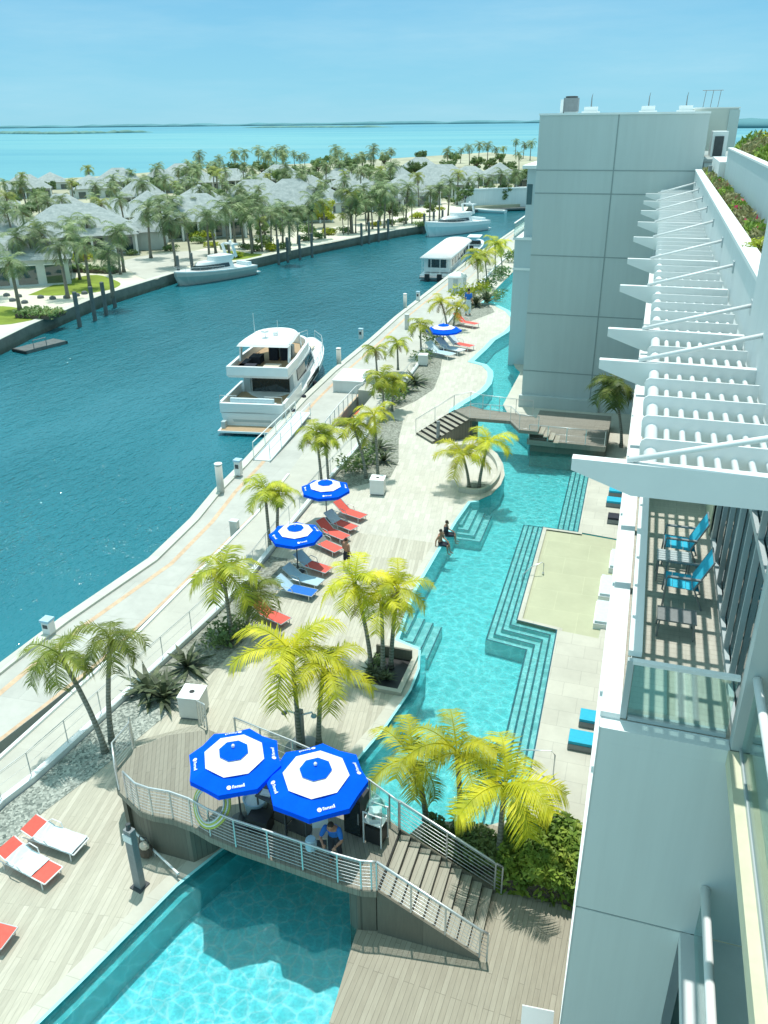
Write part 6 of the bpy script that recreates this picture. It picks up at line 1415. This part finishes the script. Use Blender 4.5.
for k, (x, y) in enumerate(((-20.7, 56.0), (-21.0, 58.8))):
    t = thing('kayak', ['orange kayak lying in the dark stair well, nearer one', 'orange kayak lying in the dark stair well, further one'][k], 'kayak', (x, y, -1.7), R(5), 'kayaks in the stair well')
    loops = []
    for u in (-1, -.8, -.4, 0, .4, .8, 1):
        w_ = .36*math.sqrt(max(.01, 1-u*u)); loops.append([(w_*math.cos(a), u*1.5, .2+.18*math.sin(a)+abs(u)**3*.12) for a in [2*math.pi*i/10 for i in range(10)]])
    MB().loft(loops).obj('hull', M['orangekayak'], t, smooth=True); MB().lathe([(.22, 0), (.2, .05)], (0, 0, .36), 12, 1, 1.7).obj('cockpit', M['black'], t)

# ------------------------------------------------------------------ boats
def hull(L, Bm, fb, fb_bow, flare=.75, n=14, sq=.9):
    """closed hull loops from the stern (y=0) to the bow (y=L), waterline at z=0"""
    loops = []
    for i in range(n):
        u = i/(n-1); bw = Bm/2*(sq+(1-sq)*min(1, u*3)) if u < .45 else Bm/2*math.sqrt(max(.0004, 1-((u-.45)/.555)**2.3))
        sh_ = fb+(fb_bow-fb)*u**1.7; y = u*L; k = flare-.25*max(0, u-.5)
        rk = .10*L*max(0, u-.6)/.4*(0)  # plumb sections
        loops.append([(bw, y, sh_), (bw*.99, y, sh_*.72), (bw*k, y-.04*L*u, .05), (bw*k*.6, y-.05*L*u, -.45), (0, y-.06*L*u, -.7), (-bw*k*.6, y-.05*L*u, -.45), (-bw*k, y-.04*L*u, .05), (-bw*.99, y, sh_*.72), (-bw, y, sh_), (-bw*.5, y, sh_+.05*(1-u*.5)), (0, y, sh_+.08*(1-u*.5)), (bw*.5, y, sh_+.05*(1-u*.5))])
    return loops
def plan(y0, y1, w0, w1, nose=.35, k=8):
    """cabin outline: square stern at y0, rounded nose at y1"""
    pts = [(w0, y0), (w0, y0+(y1-y0)*.3), (w1, y1-(y1-y0)*nose)]
    for i in range(1, k):
        a = math.pi/2*i/k; pts.append((w1*math.cos(a), y1-(y1-y0)*nose*(1-math.sin(a))))
    pts.append((0, y1)); return pts+[(-x, y) for x, y in reversed(pts[:-1])]
def tier(mb, lo, zl, hi, zh): return mb.loft([[(x, y, zl) for x, y in lo], [(x, y, zh) for x, y in hi]])
ya = thing('motor_yacht', 'large white flybridge motor yacht moored stern towards us at the resort quay', 'yacht', (-28.35, 55.2, -2.0), math.atan2(3.4, 21))
ya.scale = (.93, .93, .93)
HL = hull(23.0, 5.9, 1.55, 2.5)
MB().loft(HL).obj('hull', M['gelcoat'], ya, smooth=False)
MB().box(-2.6, -1.5, .25, 2.6, .02, .42).obj('swim_platform', M['gelcoat'], ya); MB().box(-2.4, -1.4, .421, 2.4, -.05, .44).obj('platform_teak', M['teak'], ya)
MB().box(-2.55, .3, 1.62, 2.55, 5.6, 1.66).obj('cockpit_floor', M['teak'], ya)
MB().box(-2.75, .0, 1.5, 2.75, .35, 2.35).box(-2.85, .3, 1.5, -2.6, 6.5, 2.4).box(2.6, .3, 1.5, 2.85, 6.5, 2.4).obj('bulwark', M['gelcoat'], ya)
MB().box(-1.9, .5, 1.66, 1.9, 1.2, 2.15).box(-1.9, .36, 2.1, 1.9, .6, 2.7).obj('stern_bench', M['towel'], ya)
m_ = MB(); tier(m_, plan(5.8, 18.2, 2.35, 2.2, .4), 1.6, plan(5.8, 16.6, 2.2, 2.0, .4), 3.85); m_.obj('cabin', M['gelcoat'], ya)
m_ = MB(); tier(m_, plan(7.2, 18.05, 2.37, 2.22, .4), 2.35, plan(7.2, 17.1, 2.29, 2.1, .4), 3.35); m_.obj('cabin_window', M['darkglass'], ya)
MB().box(-1.55, 5.72, 1.68, 1.9, 5.79, 3.6).obj('saloon_door', M['darkglass'], ya); MB().box(-2.3, 5.6, 1.66, -1.7, 5.79, 3.7).obj('stair_side', M['gelgrey'], ya)
m_ = MB(); tier(m_, plan(2.6, 14.6, 2.65, 2.45, .3), 3.85, plan(2.4, 14.8, 2.75, 2.5, .3), 4.10); m_.obj('fly_deck', M['gelcoat'], ya)
a_ = plan(2.4, 14.6, 2.72, 2.45, .3); i_ = plan(2.7, 14.2, 2.45, 2.2, .3)
m_ = MB(); n_ = len(a_); vs = [(x, y, 4.10) for x, y in a_]+[(x, y, 4.85) for x, y in a_]+[(x, y, 4.85) for x, y in i_]+[(x, y, 4.11) for x, y in i_]
m_.add(vs, [(k*n_+j, k*n_+(j+1) % n_, (k+1)*n_+(j+1) % n_, (k+1)*n_+j) for k in range(3) for j in range(n_)]); m_.obj('fly_coaming', M['gelcoat'], ya)
MB().add([(x, y, 4.13) for x, y in i_], [tuple(range(n_))]).obj('fly_floor', M['teak'], ya)
MB().box(-1.9, 3.2, 4.14, -.4, 4.0, 4.75).box(-1.9, 3.2, 4.14, -1.4, 5.6, 4.75).obj('fly_seat', M['clothdark'], ya); MB().box(.2, 3.4, 4.14, 1.6, 4.6, 4.62).obj('sun_pad', M['upholst'], ya)
MB().box(-.6, 8.6, 4.14, 1.6, 9.4, 5.2).obj('helm', M['gelgrey'], ya); MB().box(-.3, 7.4, 4.14, .5, 8.0, 5.3).box(.8, 7.4, 4.14, 1.5, 8.0, 5.3).obj('helm_seat', M['clothdark'], ya); MB().box(-1.7, 5.8, 4.14, -.7, 7.2, 4.8).obj('fly_table', M['clothdark'], ya)
m_ = MB(); tier(m_, plan(4.4, 11.4, 2.3, 2.1, .35), 6.1, plan(4.6, 11.1, 2.15, 1.95, .35), 6.3); m_.obj('hardtop', M['canvaswhite'], ya)
for s in (-1, 1):
    MB().obox((s*2.2, 5.2, 5.4), (.14, .5, 1.6), 0, R(-14)).obj('hardtop_leg', M['gelcoat'], ya); MB().obox((s*2.05, 9.9, 5.4), (.10, .3, 1.6), 0, R(22)).obj('hardtop_leg', M['gelcoat'], ya)
    m_ = MB(); m_.add([(s*2.94, 8, 1.9), (s*2.96, 13.4, 2.15), (s*2.95, 13.2, 1.55), (s*2.95, 8.3, 1.35)], [(0, 1, 2, 3)]); m_.obj('hull_window', M['darkglass'], ya)
    q = [(x+.0, y, z+.05) for x, y, z in [(l[0][0]*s*.94, l[0][1], l[0][2]) for l in HL[7:]]]
    m_ = MB(); m_.tube([(x, y, z+.75) for x, y, z in q], .03, 6); m_.tube([(x, y, z+.4) for x, y, z in q], .015, 5)
    for p in q: m_.tube([p, (p[0], p[1], p[2]+.75)], .02, 5)
    m_.obj('bow_rail', M['steel'], ya)
MB().tube([(-.4, 7, 6.28), (-.4, 7, 6.9)], .05, 6).lathe([(.35, 0), (.35, .18), (.2, .26)], (-.4, 7, 6.8), 12).tube([(-1.2, 6.6, 6.28), (-1.2, 6.4, 8.6)], .02, 5).tube([(.9, 6.6, 6.28), (.95, 6.4, 8.0)], .018, 5).ball((.3, 8, 6.45), (.28, .28, .28)).obj('radar_mast', M['gelcoat'], ya)
MB().box(-2.45, -.9, .44, -2.1, -.3, 1.0).obj('outboard_locker', M['gelgrey'], ya)
for y_ in (2.0, 6.0, 10.5):
    MB().lathe([(.05, -.5), (.2, -.4), (.22, 0), (.2, .35), (.05, .45)], (3.12, y_, 1.0), 10).obj('fender', M['clothdark'], ya, smooth=True)
MB().tube([(-2.7, .1, 2.4), (-2.7, .1, 3.0), (-1.2, .1, 3.0)], .03, 6).obj('stern_rail', M['steel'], ya); MB().tube([(2.7, .1, 2.4), (2.7, .1, 3.0), (1.2, .1, 3.0)], .03, 6).obj('stern_rail', M['steel'], ya)
MB().box(-1.2, 17.2, 2.42, 1.2, 19.4, 2.56).obj('bow_sun_pad', M['upholst'], ya)
MB().add([(-1.9, .02, 1.35), (1.9, .02, 1.35), (1.6, -.012, .75), (-1.6, -.012, .75)], [(0, 1, 2, 3)]).obj('transom_door', M['gelgrey'], ya)
tag(MB().tube([(-25.6, 56.2, .1), (-25.0, 55.4, -.5), (-24.9, 54.2, -.85)], .03, 5).obj('mooring_rope', M['bollard']), 'mooring rope from the large yacht stern to the quay edge', 'rope')
def cruiser(loc, rz, L, Bm, label, hullm='gelcoat', fb=1.5, bow=2.2, scale=1):
    t = thing('cabin_cruiser', label, 'cruiser', loc, rz); H_ = hull(L, Bm, fb, bow)
    MB().loft(H_).obj('hull', M[hullm], t)
    MB().loft([[(l[0][0]*1.012, l[0][1]+.02, l[0][2]-.02), (l[0][0]*1.012, l[0][1]+.02, l[0][2]+.14), (l[8][0]*1.012, l[8][1]+.02, l[8][2]+.14), (l[8][0]*1.012, l[8][1]+.02, l[8][2]-.02)] for l in H_]).obj('deck_edge', M['gelcoat'], t)
    m_ = MB(); tier(m_, plan(L*.30, L*.80, Bm*.36, Bm*.33, .5), fb+.2, plan(L*.32, L*.70, Bm*.30, Bm*.26, .5), fb+1.5); m_.obj('cabin', M['gelcoat'], t)
    m_ = MB(); tier(m_, plan(L*.36, L*.795, Bm*.362, Bm*.332, .5), fb+.55, plan(L*.37, L*.735, Bm*.335, Bm*.295, .5), fb+1.15); m_.obj('cabin_window', M['darkglass'], t)
    MB().box(-Bm*.4, L*.03, fb+.1, Bm*.4, L*.30, fb+.14).obj('cockpit_floor', M['teak'], t); MB().box(-Bm*.32, L*.05, fb+.14, Bm*.32, L*.10, fb+.7).obj('stern_seat', M['towel'], t)
    m_ = MB(); tier(m_, plan(L*.30, L*.56, Bm*.31, Bm*.29, .4), fb+1.5, plan(L*.28, L*.55, Bm*.33, Bm*.3, .4), fb+2.2); m_.obj('fly_coaming', M['gelcoat'], t)
    m_ = MB()
    for s in (-1, 1): m_.obox((s*Bm*.28, L*.27, fb+2.7), (.14, .5, 2.0), 0, R(-18))
    m_.box(-Bm*.3, L*.22, fb+3.55, Bm*.3, L*.27, fb+3.75); m_.obj('radar_arch', M['gelcoat'], t)
    MB().tube([(0, L*.24, fb+3.7), (0, L*.23, fb+5.2)], .025, 5).ball((0, L*.245, fb+3.95), (.25, .25, .2)).obj('aerial', M['gelcoat'], t)
    m_ = MB()
    for s in (-1, 1):
        q = [(l[0][0]*s*.92, l[0][1], l[0][2]+.1) for l in H_[6:]]; m_.tube([(x, y, z+.6) for x, y, z in q], .03, 5)
        for p in q[::2]: m_.tube([p, (p[0], p[1], p[2]+.6)], .02, 5)
    m_.obj('bow_rail', M['steel'], t)
    MB().box(-Bm*.4, -.8, .3, Bm*.4, .02, .45).obj('swim_platform', M['gelcoat'], t); return t
cruiser((-61.6, 123.5, -2.0), R(157), 14.5, 4.4, 'white cruiser with a grey hull moored along the far sea wall, left one', 'hullshade', 1.4, 2.0)
cruiser((-36.8, 191, -2.0), R(152), 18.5, 5.4, 'white cruiser with flying bridge moored at the far wall near the end of the canal', 'gelcoat', 2.0, 2.9)
tn = thing('small_boat', 'small white runabout moored behind the covered boat', 'boat', (-31.2, 153, -2.0), R(4))
MB().loft(hull(10, 3.2, .9, 1.4)).obj('hull', M['gelcoat'], tn); MB().box(-1.1, .6, .99, 1.1, 5, 1.05).obj('cockpit_floor', M['gelgrey'], tn); m_ = MB(); tier(m_, plan(5, 7.6, 1.1, .9, .5), 1.0, plan(5.3, 7.0, .9, .7, .5), 1.7); m_.obj('windscreen', M['darkglass'], tn); MB().box(-.35, -.5, .5, .35, .2, 1.5).obj('outboard', M['black'], tn)
MB().box(-1.2, 2.0, 2.6, 1.2, 6, 2.72).obj('canopy', M['canvaswhite'], tn)
sb = thing('small_boat', 'small low white boat beside the landing at the far end of the canal', 'boat', (-37.5, 227, -2.0), R(80))
MB().loft(hull(9, 2.8, .7, 1.0)).obj('hull', M['gelcoat'], sb); MB().box(-.9, .6, .78, .9, 5, .85).obj('cockpit_floor', M['gelgrey'], sb)
hbt = thing('houseboat', 'long white covered boat with an arched canvas roof moored at the resort quay', 'houseboat', (-31.0, 124.5, -2.0), R(3.5))
MB().loft(hull(24, 4.8, .75, 1.1, .9, 14, .97)).obj('hull', M['gelcoat'], hbt)
MB().box(-2.1, 2.2, .9, 2.1, 21, 3.1).obj('cabin', M['gelcoat'], hbt)
loops = []
for y in (.6, 22): loops.append([(2.5*math.cos(a), y, 3.05+.75*math.sin(a)) for a in [math.pi*i/10 for i in range(11)]])
MB().loft(loops).obj('canvas_roof', M['canvaswhite'], hbt, smooth=True)
for k in range(6): MB().box(2.11, 3.4+2.9*k, 1.75, 2.16, 5.4+2.9*k, 2.75).box(-2.16, 3.4+2.9*k, 1.75, -2.11, 5.4+2.9*k, 2.75).obj('window', M['darkglass'], hbt)
MB().box(-1.4, 2.12, 1.6, 1.4, 2.19, 2.85).obj('stern_window', M['darkglass'], hbt); MB().box(-2.2, -.9, .35, 2.2, .1, .6).obj('stern_platform', M['greymetal'], hbt)
m_ = MB()
for x in (-2.1, -.7, .7, 2.1): m_.tube([(x, .7, .8), (x, .7, 3.1)], .05, 6)
m_.tube([(-2.1, .7, 1.7), (2.1, .7, 1.7)], .04, 6); m_.obj('stern_rail', M['cap'], hbt); MB().box(-1.3, -1.3, .2, -.6, -.8, 1.1).box(.6, -1.3, .2, 1.3, -.8, 1.1).obj('outboard', M['black'], hbt)

# ------------------------------------------------------------------ balcony chairs
def lchair(loc, rz, label):
    t = thing('balcony_chair', label, 'chair', loc, rz, 'turquoise chairs on the balcony'); s = 1.08; t.scale = (s,)*3
    f = MB()
    for x in (-.30, .30):
        f.tube([(x, -.30, 0), (x, -.28, .60), (x, .30, .60)], .017, 6); f.tube([(x, .38, 0), (x, .20, .42), (x, .46, 1.0)], .017, 6)
    f.tube([(-.3, -.29, .38), (.3, -.29, .38)], .015, 6); f.tube([(-.3, .46, 1.0), (.3, .46, 1.0)], .017, 6); f.obj('frame', M['greymetal'], t)
    for x in (-.30, .30): MB().box(x-.03, -.28, .605, x+.03, .30, .63).obj('armrest', M['greymetal'], t)
    m_ = MB()
    for k in range(5): m_.box(-.28, -.28+.115*k, .40-.006*k, .28, -.28+.115*k+.108, .415-.006*k)
    m_.obj('seat', M['turq'], t)
    MB().obox((0, .33, .70), (.56, .03, .62), 0, R(-25)).obj('backrest', M['turq'], t); return t
lchair((1.40, 15.15, FZ+.003), R(-90), 'turquoise sling chair on the hotel balcony, nearer one beside the small table')
lchair((1.38, 16.85, FZ+.003), R(-90), 'turquoise sling chair on the hotel balcony, further one')
tb = thing('side_table', 'small slatted grey table between the turquoise balcony chairs', 'table', (1.25, 16.0, FZ+.003))
for k in range(5): pass
m_ = MB()
for k in range(5): m_.box(-.34, -.24+.1*k, .50, .34, -.24+.1*k+.085, .53)
m_.obj('top', M['gelgrey'], tb)
for sx in (-.3, .3):
    for sy in (-.2, .22): MB().tube([(sx, sy, 0), (sx, sy, .5)], .018, 6).obj('leg', M['greymetal'], tb)
ot = thing('footstool', 'low dark framed footstool in front of the nearer balcony chair', 'footstool', (1.3, 13.9, FZ+.003))
MB().box(-.35, -.25, .36, .35, .25, .39).obj('top', M['clothgrey'], ot)
for sx in (-.32, .32):
    for sy in (-.22, .22): MB().tube([(sx, sy, 0), (sx*.95, sy, .36)], .018, 6).obj('leg', M['greymetal'], ot)
sg = thing('deck_sign', 'small white panel standing on the brown deck at the foot of the hotel wall', 'panel', (-.35, 12.75, 0), R(5))
MB().obox((0, 0, .5), (.75, .05, .8), 0, R(-28)).obj('panel', M['cap'], sg); MB().obox((0, .2, .25), (.6, .04, .5), 0, R(20)).obj('stand', M['greymetal'], sg)
